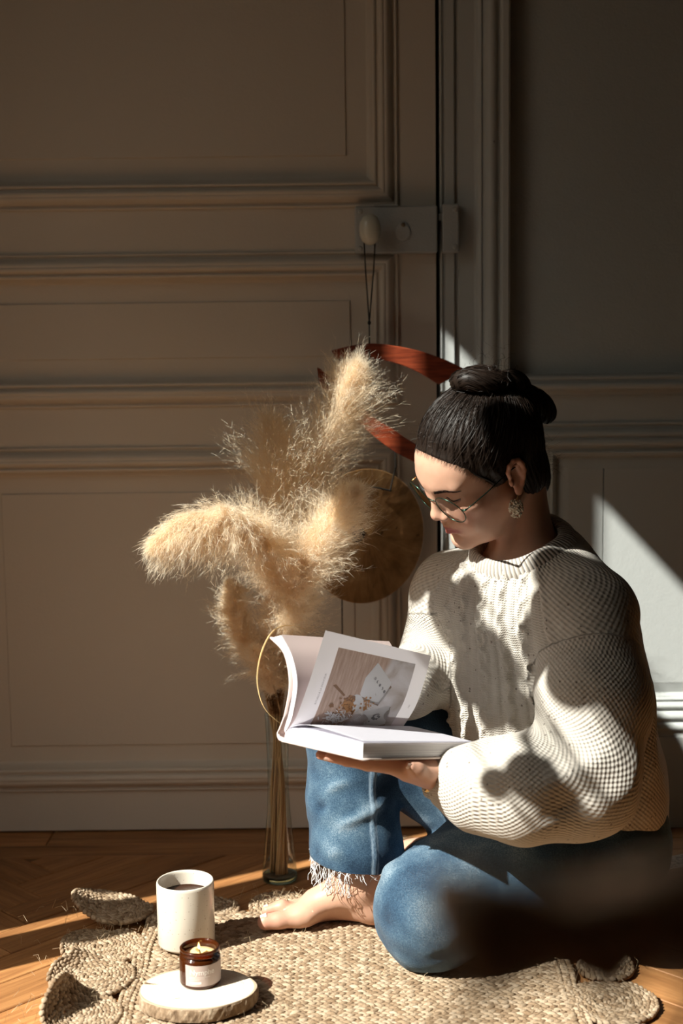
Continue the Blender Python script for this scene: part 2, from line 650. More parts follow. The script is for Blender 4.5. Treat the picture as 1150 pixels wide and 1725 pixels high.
# ------------------------------------------------------------------ wall right of the door with chair rail and dado panel
wall_b = MB().box((0.2880, 0.012, 0.79), (1.9, 0.10, 3.25)).build('wall_back', M_WALLPAINT)
tag(wall_b, kind='structure')
MB().box((LW - 0.02, 0.05, 0.0), (DX0, 0.20, 3.25)).build('wall_back_left', M_ROOMWALL)['kind'] = 'structure'
MB().box((DX0 - 0.02, 0.05, 2.62), (0.30, 0.20, 3.25)).build('wall_back_top', M_ROOMWALL)['kind'] = 'structure'
MB().box((DX0 - 0.02, 0.11, 0.0), (1.9, 0.20, 3.25)).build('wall_back_behind', M_ROOMWALL)['kind'] = 'structure'
dado = empty('trim_2', (0, 0, 0), kind='structure')
X0, X1 = 0.2885, 1.9
P = [(0.803, -0.012), (0.8025, 0.004)] + arc(0.8015, 0.012, 0.7935, 0.016, 0.003) + [(0.792, 0.013), (0.7895, 0.013)] + arc(0.7895, 0.018, 0.7760, 0.018, 0.005) + [(0.775, 0.012)] + arc(0.775, 0.012, 0.7655, 0.004, -0.003) + [(0.7640, 0.0), (0.7640, -0.012)]
run_mould(X0, X1, P, M_PAINT, dado, 'chair_rail')
P = [(0.7640, -0.012), (0.7640, 0.0), (0.7205, 0.0), (0.7200, -0.012)]
run_mould(X0, X1, P, M_PAINT, dado, 'rail_board')
P = [(0.7200, -0.01), (0.7200, 0.003)] + arc(0.7195, 0.004, 0.7135, 0.004, 0.003) + [(0.7125, 0.001), (0.7090, 0.001)] + arc(0.7090, 0.004, 0.6960, 0.013, 0.004) + [(0.6950, 0.008), (0.6920, 0.008)] + arc(0.6920, 0.010, 0.6790, 0.011, 0.004) + [(0.6780, 0.004)] + arc(0.678, 0.004, 0.6700, 0.0, -0.002) + [(0.6700, -0.01)]
run_mould(X0, X1, P, M_PAINT, dado, 'rail_moulding')
# stile left of the dado panel, then the panel with its own small frame
MB().box((X0, 0.0, 0.2275), (0.3640, 0.03, 0.6702)).build('stile', M_PAINT, dado)
MB().box((1.55, 0.0, 0.2275), (X1, 0.03, 0.6702)).build('stile', M_PAINT, dado)
frame_mould(0.3610, 1.55, 0.2275, 0.6700, [(0, 0.0), (0.0005, 0.004)] + arc(0.0005, 0.004, 0.006, 0.004, 0.0025) + [(0.0065, 0.001), (0.009, 0.0), (0.013, -0.008)], M_PAINT, dado, 'panel_bead')
fx0, fx1, fz0, fz1, b = 0.374, 1.537, 0.2405, 0.657, 0.018
V = [(fx0, 0.008, fz0), (fx1, 0.008, fz0), (fx1, 0.008, fz1), (fx0, 0.008, fz1),
     (fx0 + b, 0.004, fz0 + b), (fx1 - b, 0.004, fz0 + b), (fx1 - b, 0.004, fz1 - b), (fx0 + b, 0.004, fz1 - b)]
F = [(k, (k + 1) % 4, 4 + (k + 1) % 4, 4 + k) for k in range(4)]
mesh_obj('panel_border', V, F, M_PAINT, dado)
# the field is two boards, the joint between them has opened
for (a, c) in ((fx0 + b, 0.4535), (0.4550, fx1 - b)):
    MB().box((a, 0.0040, fz0 + b), (c, 0.02, fz1 - b), 0.0006).build('panel_board', M_PAINT, dado)
P = [(0.2275, -0.01), (0.2275, 0.002)] + arc(0.2265, 0.006, 0.2160, 0.011, 0.003) + [(0.2150, 0.007), (0.2110, 0.007)] + arc(0.2110, 0.011, 0.1960, 0.015, 0.004) + [(0.1950, 0.011), (0.1920, 0.011)] + arc(0.192, 0.014, 0.1780, 0.017, 0.003) + [(0.1770, 0.013), (0.1670, 0.013), (0.1665, -0.01)]
run_mould(X0, X1, P, M_PAINT, dado, 'base_moulding')
base = MB().box((X0, -0.016, 0.0), (X1, 0.03, 0.1668), 0.002).build('baseboard_back', M_PAINT)
tag(base, kind='structure')

# ------------------------------------------------------------------ rest of the room: left wall with a tall window, ceiling, other walls
LW = -0.92
Y0, Y1 = -1.80, -0.664
ZS, ZT = 0.06, 2.10
mb = MB()
mb.box((LW - 0.02, -3.8, 0.0), (LW, Y0, 3.25))
mb.box((LW - 0.02, Y1, 0.0), (LW, 0.25, 3.25))
mb.box((LW - 0.02, Y0, ZT), (LW, Y1, 3.25))
mb.box((LW - 0.02, Y0, 0.0), (LW, Y1, ZS))
tag(mb.build('wall_left', M_ROOMWALL), kind='structure')
win = empty('window_1', (0, 0, 0), kind='structure')
# two tall leaves: narrow outer strip of light, stile, then the wide panes
mb = MB()
mb.box((LW - 0.03, -0.820, ZS), (LW - 0.001, -0.712, ZT))
mb.box((LW - 0.03, Y0, ZS), (LW - 0.001, Y0 + 0.05, ZT))
mb.box((LW - 0.03, Y0, ZT - 0.006), (LW - 0.001, Y1, ZT))
mb.build('window_frame', M_PAINT, win)
tg = NT('window_glass')
tr = tg.n('ShaderNodeBsdfTransparent', ins={'Color': (0.96, 0.98, 0.97)})
gl = tg.n('ShaderNodeBsdfGlossy', ins={'Roughness': 0.02})
mx = tg.n('ShaderNodeMixShader', ins={0: 0.06})
tg.t.links.new(tr.outputs[0], mx.inputs[1])
tg.t.links.new(gl.outputs[0], mx.inputs[2])
tg.t.links.new(mx.outputs[0], tg.out.inputs[0])
MB().box((LW - 0.018, Y0 + 0.045, ZS), (LW - 0.014, Y1, ZT)).build('pane', tg.mat, win)
tag(MB().box((1.9, -3.8, 0.0), (1.95, 0.25, 3.25)).build('wall_right', M_ROOMWALL), kind='structure')
tag(MB().box((LW - 0.02, -3.85, 0.0), (1.95, -3.8, 3.25)).build('wall_front', M_ROOMWALL), kind='structure')
tag(MB().box((LW - 0.02, -3.85, 3.2), (1.95, 0.25, 3.25)).build('ceiling', M_CEIL), kind='structure')
# ------------------------------------------------------------------ glass helpers
def thin_glass(name, tint, edge, ior=1.45):
    t = NT(name)
    lw = t.n('ShaderNodeLayerWeight', ins={'Blend': 0.28})
    col = t.mix(t.math('POWER', lw.outputs['Facing'], 2.2), tint, edge)
    tr = t.n('ShaderNodeBsdfTransparent')
    t.put(tr.inputs[0], col)
    gl = t.n('ShaderNodeBsdfGlossy', ins={'Roughness': 0.03})
    fr = t.n('ShaderNodeFresnel', ins={'IOR': ior})
    mx = t.n('ShaderNodeMixShader')
    t.put(mx.inputs[0], t.math('MULTIPLY', fr.outputs[0], 0.4))
    t.t.links.new(tr.outputs[0], mx.inputs[1])
    t.t.links.new(gl.outputs[0], mx.inputs[2])
    t.t.links.new(mx.outputs[0], t.out.inputs[0])
    return t.mat


# ------------------------------------------------------------------ wind gong hanging from the door knob
def wood_red():
    t = NT('red_stained_wood')
    co = t.coord('Object', scale=(6, 60, 60), rot=(0, math.radians(25), 0))
    g = t.noise(co, 3.0, 5.0, 0.6)
    c = t.ramp(g, [(0.3, (0.10, 0.017, 0.007)), (0.55, (0.26, 0.048, 0.018)), (0.8, (0.36, 0.085, 0.032))])
    t.set(color=c, rough=0.42, spec=0.35)
    t.bump(g, 0.0005, 0.5)
    return t.mat


M_RED = wood_red()
M_CORD = plain('black_cord', (0.015, 0.014, 0.013), 0.8)
gong = empty('wind_gong', (0.05, -0.075, 0.40), label='bronze gong disc with two curved red wooden bars hanging from the door knob', cat='gong')


def board(outline, y, t, name):
    """flat board cut from wood: outline in xz, bevelled edges"""
    bm = bmesh.new()
    vs = [bm.verts.new((x, y - t / 2, z)) for x, z in outline]
    f = bm.faces.new(vs)
    r = bmesh.ops.extrude_face_region(bm, geom=[f])
    for v in [g for g in r['geom'] if isinstance(g, bmesh.types.BMVert)]:
        v.co.y += t
    bmesh.ops.recalc_face_normals(bm, faces=bm.faces)
    V = [tuple(v.co) for v in bm.verts]
    bm.verts.index_update()
    F = [[v.index for v in f.verts] for f in bm.faces]
    bm.free()
    o = mesh_obj(name, V, F, M_RED, gong, world=True)
    b = o.modifiers.new('bevel', 'BEVEL')
    b.width = 0.0016
    b.segments = 2
    b.limit_method = 'ANGLE'
    return o


up = smooth_path([(-0.0135, 0.848), (0.028, 0.857), (0.068, 0.858), (0.128, 0.847), (0.177, 0.830), (0.213, 0.812)], 30)
lo = smooth_path([(0.165, 0.789), (0.127, 0.812), (0.088, 0.827), (0.048, 0.834), (-0.007, 0.833)], 24)
board([tuple(p) for p in up] + [tuple(p) for p in lo], -0.055, 0.016, 'wooden_bar')
up = smooth_path([(-0.0375, 0.821), (-0.021, 0.809), (0.047, 0.743), (0.085, 0.718), (0.121, 0.694), (0.165, 0.672)], 30)
lo = smooth_path([(0.158, 0.640), (0.122, 0.662), (0.086, 0.682), (0.048, 0.712), (0.0, 0.757), (-0.0275, 0.785), (-0.0350, 0.799)], 24)
board([tuple(p) for p in up] + [tuple(p) for p in lo], -0.080, 0.020, 'wooden_bar')
t = NT('hammered_bronze')
co = t.coord('Object')
sep = t.n('ShaderNodeSeparateXYZ')
t.put(sep.inputs[0], co)
ang = t.math('ARCTAN2', sep.outputs[0], sep.outputs[2])
rad = t.n('ShaderNodeVectorMath', operation='LENGTH')
t.put(rad.inputs[0], co)
cv = t.n('ShaderNodeCombineXYZ')
t.put(cv.inputs[0], t.math('MULTIPLY', ang, 3.0))
t.put(cv.inputs[1], t.math('MULTIPLY', rad.outputs['Value'], 9.0))
ra = t.noise(cv.outputs[0], 2.2, 5.0, 0.65, dist=0.8)
pat = t.noise(co, 22.0, 4.0, 0.6)
spt = t.noise(co, 55.0, 2.0, 0.5)
m = t.math('MULTIPLY_ADD', pat, 0.55, t.math('MULTIPLY', ra, 0.45))
c = t.ramp(m, [(0.30, (0.20, 0.10, 0.045)), (0.5, (0.46, 0.25, 0.10)), (0.70, (0.66, 0.40, 0.18))])
c = t.mix(t.math('MULTIPLY', t.math('GREATER_THAN', spt, 0.73), 0.6), c, (0.06, 0.035, 0.02))
t.set(color=c, metal=0.55, rough=t.math('MULTIPLY_ADD', pat, 0.35, 0.30))
t.bump(t.math('ADD', t.math('MULTIPLY', ra, 0.6), t.noise(co, 70.0, 2.0)), 0.0012, 0.6)
GC = np.array([0.0415, -0.088, 0.5385])
V, F = lathe_geo([(0, 0.0055), (0.012, 0.0050), (0.030, 0.0020), (0.070, 0.0008), (0.1115, 0.0), (0.1135, -0.0005), (0.1135, -0.002), (0.07, -0.0012), (0, 0.0020)], 96)
V = np.array(V)
V = np.c_[V[:, 0], -V[:, 2], V[:, 1]]
go = mesh_obj('gong_disc', V, [f for f in F], t.mat, gong, smooth=True)
go.location = Vector(GC) - gong.location
go.rotation_euler = (0, 0, math.radians(29))
r29 = math.radians(29)


def gp(u, w, off=-0.006):
    """point on the gong face"""
    return (GC[0] + u * math.cos(r29) - off * math.sin(r29) * -1, GC[1] + u * math.sin(r29) + off * math.cos(r29), GC[2] + w)


MB().tube([gp(0.012, 0.083), gp(0.030, 0.0795), gp(0.052, 0.0735)], 0.0013, 6).build('cord', M_CORD, gong, world=True)
MB().tube([(0.090, -0.085, 0.690), (0.0905, -0.092, 0.655), gp(0.050, 0.0745)], 0.0011, 6).build('cord', M_CORD, gong, world=True)
V, F = lathe_geo([(0, 0.006), (0.008, 0.005), (0.013, 0.002), (0.014, 0.0), (0.014, -0.003)], 24)
V = np.array(V)
cp = mesh_obj('clapper', np.c_[V[:, 0], -V[:, 2], V[:, 1]], F, plain('dark_wood', (0.03, 0.015, 0.01), 0.6), gong, smooth=True)
cp.location = Vector(gp(-0.014, 0.006, -0.010)) - gong.location
for pts in ([(0.0425, -0.061, 1.030), (0.0445, -0.064, 0.98), (0.0500, -0.062, 0.893)], [(0.0610, -0.061, 1.030), (0.0580, -0.064, 0.98), (0.0500, -0.062, 0.893)],
            [(0.0500, -0.062, 0.893), (0.0500, -0.060, 0.858), (0.0495, -0.066, 0.83), (0.0490, -0.073, 0.738)],
            [(0.0010, -0.060, 0.842), (0.0, -0.062, 0.6), (-0.0015, -0.062, 0.31)], [(0.1650, -0.055, 0.800), (0.1650, -0.058, 0.74), (0.1600, -0.075, 0.66)]):
    MB().tube(pts, 0.00115, 6).build('cord', M_CORD, gong, world=True)
MB().tube(smooth_path([(0.0425, -0.061, 1.030), (0.044, -0.061, 1.040), (0.0525, -0.060, 1.0515), (0.0600, -0.061, 1.040), (0.0610, -0.061, 1.030)], 12), 0.00115, 6).build('cord', M_CORD, gong, world=True)
V, F = lathe_geo([(0, 0.0035), (0.0022, 0.0025), (0.003, 0), (0.0022, -0.0025), (0, -0.0035)], 10)
kn = mesh_obj('knot', V, F, M_CORD, gong, smooth=True)
kn.location = Vector((0.0500, -0.062, 0.893)) - gong.location

# ------------------------------------------------------------------ mug of tea
RUGT = 0.0122
t = NT('speckled_stoneware')
co = t.coord('Object')
v = t.n('ShaderNodeTexVoronoi', feature='F1', ins={'Scale': 330.0, 'Randomness': 1.0})
t.put(v.inputs['Vector'], co)
sel = t.n('ShaderNodeSeparateColor')
t.put(sel.inputs[0], v.outputs['Color'])
speck = t.math('MULTIPLY', t.math('LESS_THAN', v.outputs['Distance'], 0.26), t.math('GREATER_THAN', sel.outputs[0], 0.86))
c = t.mix(t.math('MULTIPLY', speck, 0.55), (0.70, 0.64, 0.55), (0.22, 0.13, 0.07))
c = t.mix(t.math('MULTIPLY', t.noise(co, 30.0, 3.0), 0.25), c, (0.55, 0.47, 0.38))
t.set(color=c, rough=0.22, spec=0.5, coat=0.3)
t.bump(t.noise(co, 35.0, 2.0), 0.0008, 0.25)
mug = empty('mug', (-0.2290, -0.5010, RUGT), label='tall handleless cream speckled stoneware mug of tea standing on the jute rug', cat='mug')
R = 0.0408
MB().lathe([(0, 0.0), (R - 0.006, 0.0), (R - 0.002, 0.001), (R, 0.0045), (R, 0.05), (R + 0.0002, 0.089), (R - 0.0004, 0.0925), (R - 0.0016, 0.0938), (R - 0.0030, 0.0925), (R - 0.0036, 0.089), (R - 0.0038, 0.05), (R - 0.004, 0.012), (R - 0.009, 0.006), (0, 0.005)], 72).build('cup', t.mat, mug, smooth=True)
MB().lathe([(0, 0.0722), (0.02, 0.0722), (R - 0.0042, 0.0722), (R - 0.0038, 0.0730)], 56).build('tea', NT('black_tea').set(color=(0.030, 0.010, 0.004), rough=0.04, spec=0.6).mat, mug, smooth=True)

# ------------------------------------------------------------------ slice of a birch trunk
t = NT('cut_wood')
co = t.coord('Object')
sep = t.n('ShaderNodeSeparateXYZ')
t.put(sep.inputs[0], co)
wob = t.noise(co, 14.0, 3.0)
rr = t.math('SQRT', t.math('ADD', t.math('POWER', t.math('DIVIDE', sep.outputs[0], 0.077), 2.0), t.math('POWER', t.math('DIVIDE', sep.outputs[1], 0.060), 2.0)))
rw = t.math('MULTIPLY_ADD', wob, 0.06, rr)
ring = t.math('SINE', t.math('MULTIPLY', rw, 95.0))
ring2 = t.math('SINE', t.math('MULTIPLY', rw, 41.0))
c = t.mix(t.math('MULTIPLY_ADD', ring, 0.10, 0.12), (0.75, 0.66, 0.55), (0.52, 0.40, 0.28))
c = t.mix(t.math('MULTIPLY_ADD', ring2, 0.05, 0.05, clamp=True), c, (0.50, 0.37, 0.25))
c = t.mix(t.math('MULTIPLY', t.math('GREATER_THAN', rr, 0.955), 0.7), c, (0.42, 0.28, 0.17))
st = t.math('GREATER_THAN', t.noise(co, 60.0, 2.0), 0.72)
c = t.mix(t.math('MULTIPLY', st, 0.55), c, (0.25, 0.15, 0.09))
t.set(color=c, rough=0.75, spec=0.2)
t.bump(ring, 0.0002, 0.4)
M_CUT = t.mat
t = NT('grey_brown_bark')
co = t.coord('Object', scale=(1, 1, 0.35))
n1 = t.noise(co, 90.0, 5.0, 0.7)
c = t.ramp(n1, [(0.3, (0.12, 0.075, 0.045)), (0.5, (0.30, 0.21, 0.135)), (0.7, (0.50, 0.40, 0.29))])
t.set(color=c, rough=0.9, spec=0.1)
t.bump(n1, 0.003, 0.9)
M_BARK = t.mat
slab = empty('wood_slice', (-0.195, -0.686, RUGT), label='pale round wood slice with bark rim and a crack on the left, under the candle', cat='wood slice')
N = 120
th = np.linspace(0, 2 * np.pi, N, endpoint=False)
wobr = 1 + 0.012 * np.sin(3 * th + 1) + 0.010 * np.sin(5 * th + 2) + 0.006 * np.sin(9 * th)
# crack: a notch from the rim towards the middle on the left
crack_a = math.pi - 0.28
d = np.abs(((th - crack_a + np.pi) % (2 * np.pi)) - np.pi)
TKS = 0.0200
ox, oy = 0.0775 * wobr * np.cos(th), 0.0605 * wobr * np.sin(th)
notch = np.where(d < 0.045, 0.66, 1.0)
V, F = [], []
rows = [(0.93, 0.0), (0.985, 0.002), (1.0, 0.006), (1.004, 0.012), (0.995, 0.017), (0.985, 0.0188)]
for s, z in rows:
    jit = 1 + 0.006 * np.sin(th * 17 + z * 900) + 0.004 * np.sin(th * 41 - z * 500)
    V += list(zip(ox * s * jit * notch, oy * s * jit * notch, np.full(N, z)))
for i in range(len(rows) - 1):
    for k in range(N):
        l = (k + 1) % N
        F.append((i * N + k, i * N + l, (i + 1) * N + l, (i + 1) * N + k))
F.append(tuple(range(N - 1, -1, -1)))
mesh_obj('bark', V, F, M_BARK, slab)
V, F = [], []
trs = [(0.986, 0.0186), (0.980, TKS), (0.75, TKS), (0.5, TKS), (0.25, TKS)]
for s, z in trs:
    nn = np.where((d < 0.045) & (s > 0.66), 0.66 / max(s, .66), 1.0)
    V += list(zip(ox * s * nn, oy * s * nn, np.full(N, z)))
V.append((0, 0, TKS))
for i in range(len(trs) - 1):
    for k in range(N):
        l = (k + 1) % N
        F.append((i * N + k, i * N + l, (i + 1) * N + l, (i + 1) * N + k))
for k in range(N):
    F.append(((len(trs) - 1) * N + k, (len(trs) - 1) * N + (k + 1) % N, len(V) - 1))
mesh_obj('cut_face', V, F, M_CUT, slab)

# ------------------------------------------------------------------ candle in an amber jar
cz = RUGT + TKS
candle = empty('candle', (-0.1925, -0.668, cz), label='lit candle in a brown glass jar with a pink label, standing on the wood slice', cat='candle')
t = NT('amber_glass')
lw = t.n('ShaderNodeLayerWeight', ins={'Blend': 0.35})
col = t.mix(lw.outputs['Facing'], (0.48, 0.155, 0.030), (0.12, 0.028, 0.007))
tr = t.n('ShaderNodeBsdfTransparent')
t.put(tr.inputs[0], col)
gl = t.n('ShaderNodeBsdfGlossy', ins={'Roughness': 0.05})
fr = t.n('ShaderNodeFresnel', ins={'IOR': 1.5})
mx = t.n('ShaderNodeMixShader')
t.put(mx.inputs[0], fr.outputs[0])
df = t.n('ShaderNodeBsdfDiffuse', ins={'Color': (0.10, 0.025, 0.006, 1)})
m0 = t.n('ShaderNodeMixShader', ins={0: 0.42})
t.t.links.new(tr.outputs[0], m0.inputs[1])
t.t.links.new(df.outputs[0], m0.inputs[2])
t.t.links.new(m0.outputs[0], mx.inputs[1])
t.t.links.new(gl.outputs[0], mx.inputs[2])
t.t.links.new(mx.outputs[0], t.out.inputs[0])
M_AMBER = t.mat
JR = 0.0270
prof = [(0, 0.0006), (JR - 0.004, 0.0), (JR - 0.001, 0.001), (JR, 0.004), (JR, 0.0355), (JR - 0.001, 0.0378), (JR - 0.0035, 0.0390), (JR - 0.0037, 0.0405), (JR - 0.0012, 0.0412), (JR - 0.0008, 0.0422), (JR - 0.0030, 0.0432), (JR - 0.0032, 0.0455), (JR - 0.0010, 0.0466), (JR - 0.0008, 0.0482), (JR - 0.0020, 0.0494), (JR - 0.0036, 0.0494), (JR - 0.0046, 0.0482), (JR - 0.0050, 0.040), (JR - 0.0030, 0.034), (JR - 0.0028, 0.005), (JR - 0.006, 0.003), (0, 0.003)]
MB().lathe(prof, 64).build('jar', M_AMBER, candle, smooth=True)
t = NT('candle_wax')
co = t.coord('Object')
wx = t.noise(co, 90.0, 3.0)
c = t.mix(t.math('GREATER_THAN', wx, 0.62), (0.85, 0.66, 0.36), (0.55, 0.30, 0.10))
t.set(color=c, rough=0.35, sss=0.4)
t.b.inputs['Subsurface Radius'].default_value = (0.01, 0.006, 0.002)
MB().lathe([(0, 0.0035), (JR - 0.0032, 0.0035), (JR - 0.0032, 0.034), (JR - 0.0052, 0.0385), (JR - 0.0056, 0.0392), (0.015, 0.0385), (0, 0.0383)], 48).build('wax', t.mat, candle, smooth=True)
MB().tube([(0.0, 0, 0.0383), (0.0004, 0, 0.0415), (-0.0012, -0.0003, 0.0445), (-0.0030, -0.0005, 0.0458)], 0.0007, 6).build('wick', plain('burnt_wick', (0.01, 0.008, 0.006), 0.9), candle, smooth=True)
t = NT('flame')
em = t.n('ShaderNodeEmission', ins={'Color': (1.0, 0.55, 0.15, 1), 'Strength': 7.0})
t.t.links.new(em.outputs[0], t.out.inputs[0])
V, F = lathe_geo([(0, 0), (0.0011, 0.001), (0.0019, 0.0030), (0.0017, 0.0050), (0.0009, 0.0080), (0, 0.0108)], 14)
fl = mesh_obj('flame', V, F, t.mat, candle, smooth=True)
fl.location = (-0.0012, 0.0, 0.0440)
# label wrapped round the jar and its printing
LA0, LA1 = math.radians(-128), math.radians(-4)


def on_jar(a, z, r):
    return (r * math.cos(a), r * math.sin(a), z)


V, F = [], []
NA = 28
for i in range(NA + 1):
    a = LA0 + (LA1 - LA0) * i / NA
    V += [on_jar(a, 0.0055, JR + 0.00025), on_jar(a, 0.0335, JR + 0.00025)]
for i in range(NA):
    F.append((2 * i, 2 * i + 2, 2 * i + 3, 2 * i + 1))
label = mesh_obj('label', V, F, plain('pink_paper', (0.50, 0.40, 0.365), 0.6), candle, smooth=True)


def text_geo(txt, size, bold=0.0):
    cu = bpy.data.curves.new('txt', 'FONT')
    cu.body = txt
    cu.size = size
    cu.offset = bold
    ob = bpy.data.objects.new('txt', cu)
    COL.objects.link(ob)
    dg = bpy.context.evaluated_depsgraph_get()
    me = ob.evaluated_get(dg).to_mesh()
    V = np.array([tuple(v.co) for v in me.vertices])
    F = [tuple(p.vertices) for p in me.polygons]
    ob.evaluated_get(dg).to_mesh_clear()
    bpy.data.objects.remove(ob)
    bpy.data.curves.remove(cu)
    return V, F


M_PRINT = plain('white_print', (0.80, 0.76, 0.72), 0.6)
mb = MB()


def jar_text(txt, size, a0, z, bold=0.0):
    V, F = text_geo(txt, size, bold)
    r = JR + 0.0005
    mb.add([on_jar(a0 + x / r, z + y, r) for x, y, _ in V], F)


def jar_bar(a0, w, z, h):
    r = JR + 0.0005
    n = 8
    V = []
    for i in range(n + 1):
        a = a0 + w / r * i / n
        V += [on_jar(a, z, r), on_jar(a, z + h, r)]
    mb.add(V, [(2 * i, 2 * i + 2, 2 * i + 3, 2 * i + 1) for i in range(n)])


A0 = math.radians(-114)
jar_text('Nymphe', 0.0098, A0, 0.0215, 0.00012)
jar_bar(A0, 0.0270, 0.0178, 0.0005)
jar_bar(A0, 0.0200, 0.0160, 0.0005)
jar_bar(A0 + 0.03, 0.0120, 0.0140, 0.0005)
jar_bar(A0, 0.0155, 0.0090, 0.0030)
mb.build('lettering', M_PRINT, label)

# ------------------------------------------------------------------ tall glass vase
vase = empty('glass_vase', (-0.107, -0.233, 0.0), label='tall waisted clear glass vase with greenish foot, holding the pampas grass', cat='vase')
prof = [(0.0275, 0.0005), (0.0288, 0.003), (0.0283, 0.010), (0.0262, 0.03), (0.0228, 0.07), (0.0190, 0.11), (0.0168, 0.15), (0.0166, 0.18), (0.0175, 0.22), (0.0188, 0.262), (0.0196, 0.272), (0.0198, 0.2745), (0.0190, 0.2752), (0.0180, 0.2735)]
MB().lathe(prof, 56).build('glass_wall', thin_glass('clear_green_glass', (0.95, 0.98, 0.97), (0.40, 0.50, 0.47)), vase, smooth=True)
tt = NT('thick_glass_foot')
tt.set(color=(0.42, 0.66, 0.64), rough=0.05, trans=1.0, ior=1.45)
MB().lathe([(0, 0.0), (0.024, 0.0), (0.0270, 0.0006), (0.0280, 0.003), (0.0276, 0.010), (0.022, 0.0080), (0.012, 0.0065), (0, 0.006)], 48).build('foot', tt.mat, vase, smooth=True)

# ------------------------------------------------------------------ printed card on the floor behind the reader
t = NT('printed_card')
co = t.coord('Object')
pn = t.noise(co, 130.0, 3.0, 0.7)
edge = t.n('ShaderNodeSeparateXYZ')
t.put(edge.inputs[0], co)
inn = t.math('MULTIPLY', t.math('LESS_THAN', t.math('ABSOLUTE', edge.outputs[0]), 0.064), t.math('LESS_THAN', t.math('ABSOLUTE', edge.outputs[1]), 0.019))
c = t.mix(t.math('MULTIPLY', inn, t.math('GREATER_THAN', pn, 0.52)), (0.62, 0.58, 0.54), (0.16, 0.14, 0.13))
t.set(color=c, rough=0.7)
card = MB().box((-0.07, -0.024, 0.0), (0.07, 0.024, 0.0006)).build('bookmark', t.mat)
card.location = (0.578, -0.166, 0.0003)
card.rotation_euler = (0, 0, math.radians(24))
tag(card, 'patterned paper bookmark lying on the dark floor right of the reader', 'bookmark')

# ------------------------------------------------------------------ braided jute rug with coiled rounds along its border
t = NT('jute')
co = t.coord('Object')
a1 = t.attr('tone')
n1 = t.noise(co, 420.0, 3.0, 0.7)
f1 = t.n('ShaderNodeMapping')
t.put(f1.inputs[0], co)
f1.inputs['Scale'].default_value = (1.0, 1.0, 1.0)
n2 = t.noise(co, 45.0, 3.0)
c = t.ramp(t.math('MULTIPLY_ADD', n1, 0.45, t.math('MULTIPLY', a1, 0.55)), [(0.15, (0.20, 0.125, 0.070)), (0.5, (0.38, 0.275, 0.18)), (0.85, (0.53, 0.415, 0.30))])
t.set(color=c, rough=0.8, spec=0.15)
t.bump(t.math('ADD', n1, t.math('MULTIPLY', n2, 0.4)), 0.0016, 0.8)
M_JUTE = t.mat
rug = empty('jute_rug', (0.0, -0.72, 0.0), label='braided jute rug edged with coiled rounds under the seated reader', cat='rug')

# template lump: small spindle, long axis x
NS, NR = 6, 6
LV, LF = [], []
for i in range(1, NS):
    s = i / NS
    r = math.sin(math.pi * s) ** 0.7
    for k in range(NR):
        a = 2 * math.pi * k / NR
        LV.append((s - 0.5, 0.5 * r * math.cos(a), 0.5 * r * math.sin(a)))
LV += [(-0.5, 0, 0), (0.5, 0, 0)]
for i in range(NS - 2):
    for k in range(NR):
        l = (k + 1) % NR
        LF.append((i * NR + k, (i + 1) * NR + k, (i + 1) * NR + l, i * NR + l))
LQ = np.array(LF)
nb = (NS - 1) * NR
LT = np.array([(nb, k, (k + 1) % NR) for k in range(NR)][::1] + [(nb + 1, (NS - 2) * NR + (k + 1) % NR, (NS - 2) * NR + k) for k in range(NR)])
LV = np.array(LV)


def lumps(name, pos, tang, up, size, parent, stuff=True):
    """one spindle at each pos, along tang; size (n,3)"""
    n = len(pos)
    T = tang / np.linalg.norm(tang, axis=1)[:, None]
    B = np.cross(up, T)
    B /= np.linalg.norm(B, axis=1)[:, None]
    U = np.cross(T, B)
    X = LV[None] * size[:, None, :]
    W = pos[:, None, :] + X[..., 0:1] * T[:, None] + X[..., 1:2] * B[:, None] + X[..., 2:3] * U[:, None]
    # twist the fibres a bit
    W = W.reshape(-1, 3)
    off = (np.arange(n) * len(LV))[:, None, None]
    Q = (LQ[None] + off).reshape(-1, 4)
    T3 = (LT[None] + off).reshape(-1, 3)
    T4 = np.c_[T3, T3[:, 2]]
    F = [tuple(q) for q in Q] + [tuple(q) for q in T3]
    o = mesh_obj(name, W, F, M_JUTE, parent, smooth=True)
    uvattr(o, 'tone', np.repeat(rng.random(n), len(LV)))
    if stuff:
        o['kind'] = 'stuff'
    return o


def braid_along(path, upv, width=0.0105, step=0.0078, jit=0.0004):
    """lump positions of a flat braid along a path (m,3) with up vectors"""
    P = np.asarray(path)
    seg = np.linalg.norm(np.diff(P, axis=0), axis=1)
    s = np.r_[0, np.cumsum(seg)]
    n = max(2, int(s[-1] / step))
    q = np.linspace(0, s[-1], n)
    C = np.c_[[np.interp(q, s, P[:, i]) for i in range(3)]].T
    Un = np.c_[[np.interp(q, s, upv[:, i]) for i in range(3)]].T
    T = np.gradient(C, axis=0)
    T /= np.linalg.norm(T, axis=1)[:, None]
    B = np.cross(Un, T)
    B /= np.linalg.norm(B, axis=1)[:, None]
    pos, tan, ups, sz = [], [], [], []
    for side in (-1, 1):
        sh = 0.5 * step if side > 0 else 0.0
        pos.append(C + B * side * width * 0.25 + T * sh + Un * rng.normal(0, jit, (n, 1)) + B * rng.normal(0, jit * 0.6, (n, 1)))
        tan.append(T * 0.88 + B * side * 0.42 + Un * 0.16 + rng.normal(0, 0.045, (n, 3)))
        ups.append(Un)
        sz.append(np.c_[np.full(n, step * 1.75), np.full(n, width * 0.66), np.full(n, 0.0086)] * (1 + rng.normal(0, 0.08, (n, 1))))
    return [np.concatenate(x) for x in (pos, tan, ups, sz)]


def pack(lst):
    return [np.concatenate([l[i] for l in lst]) for i in range(4)]


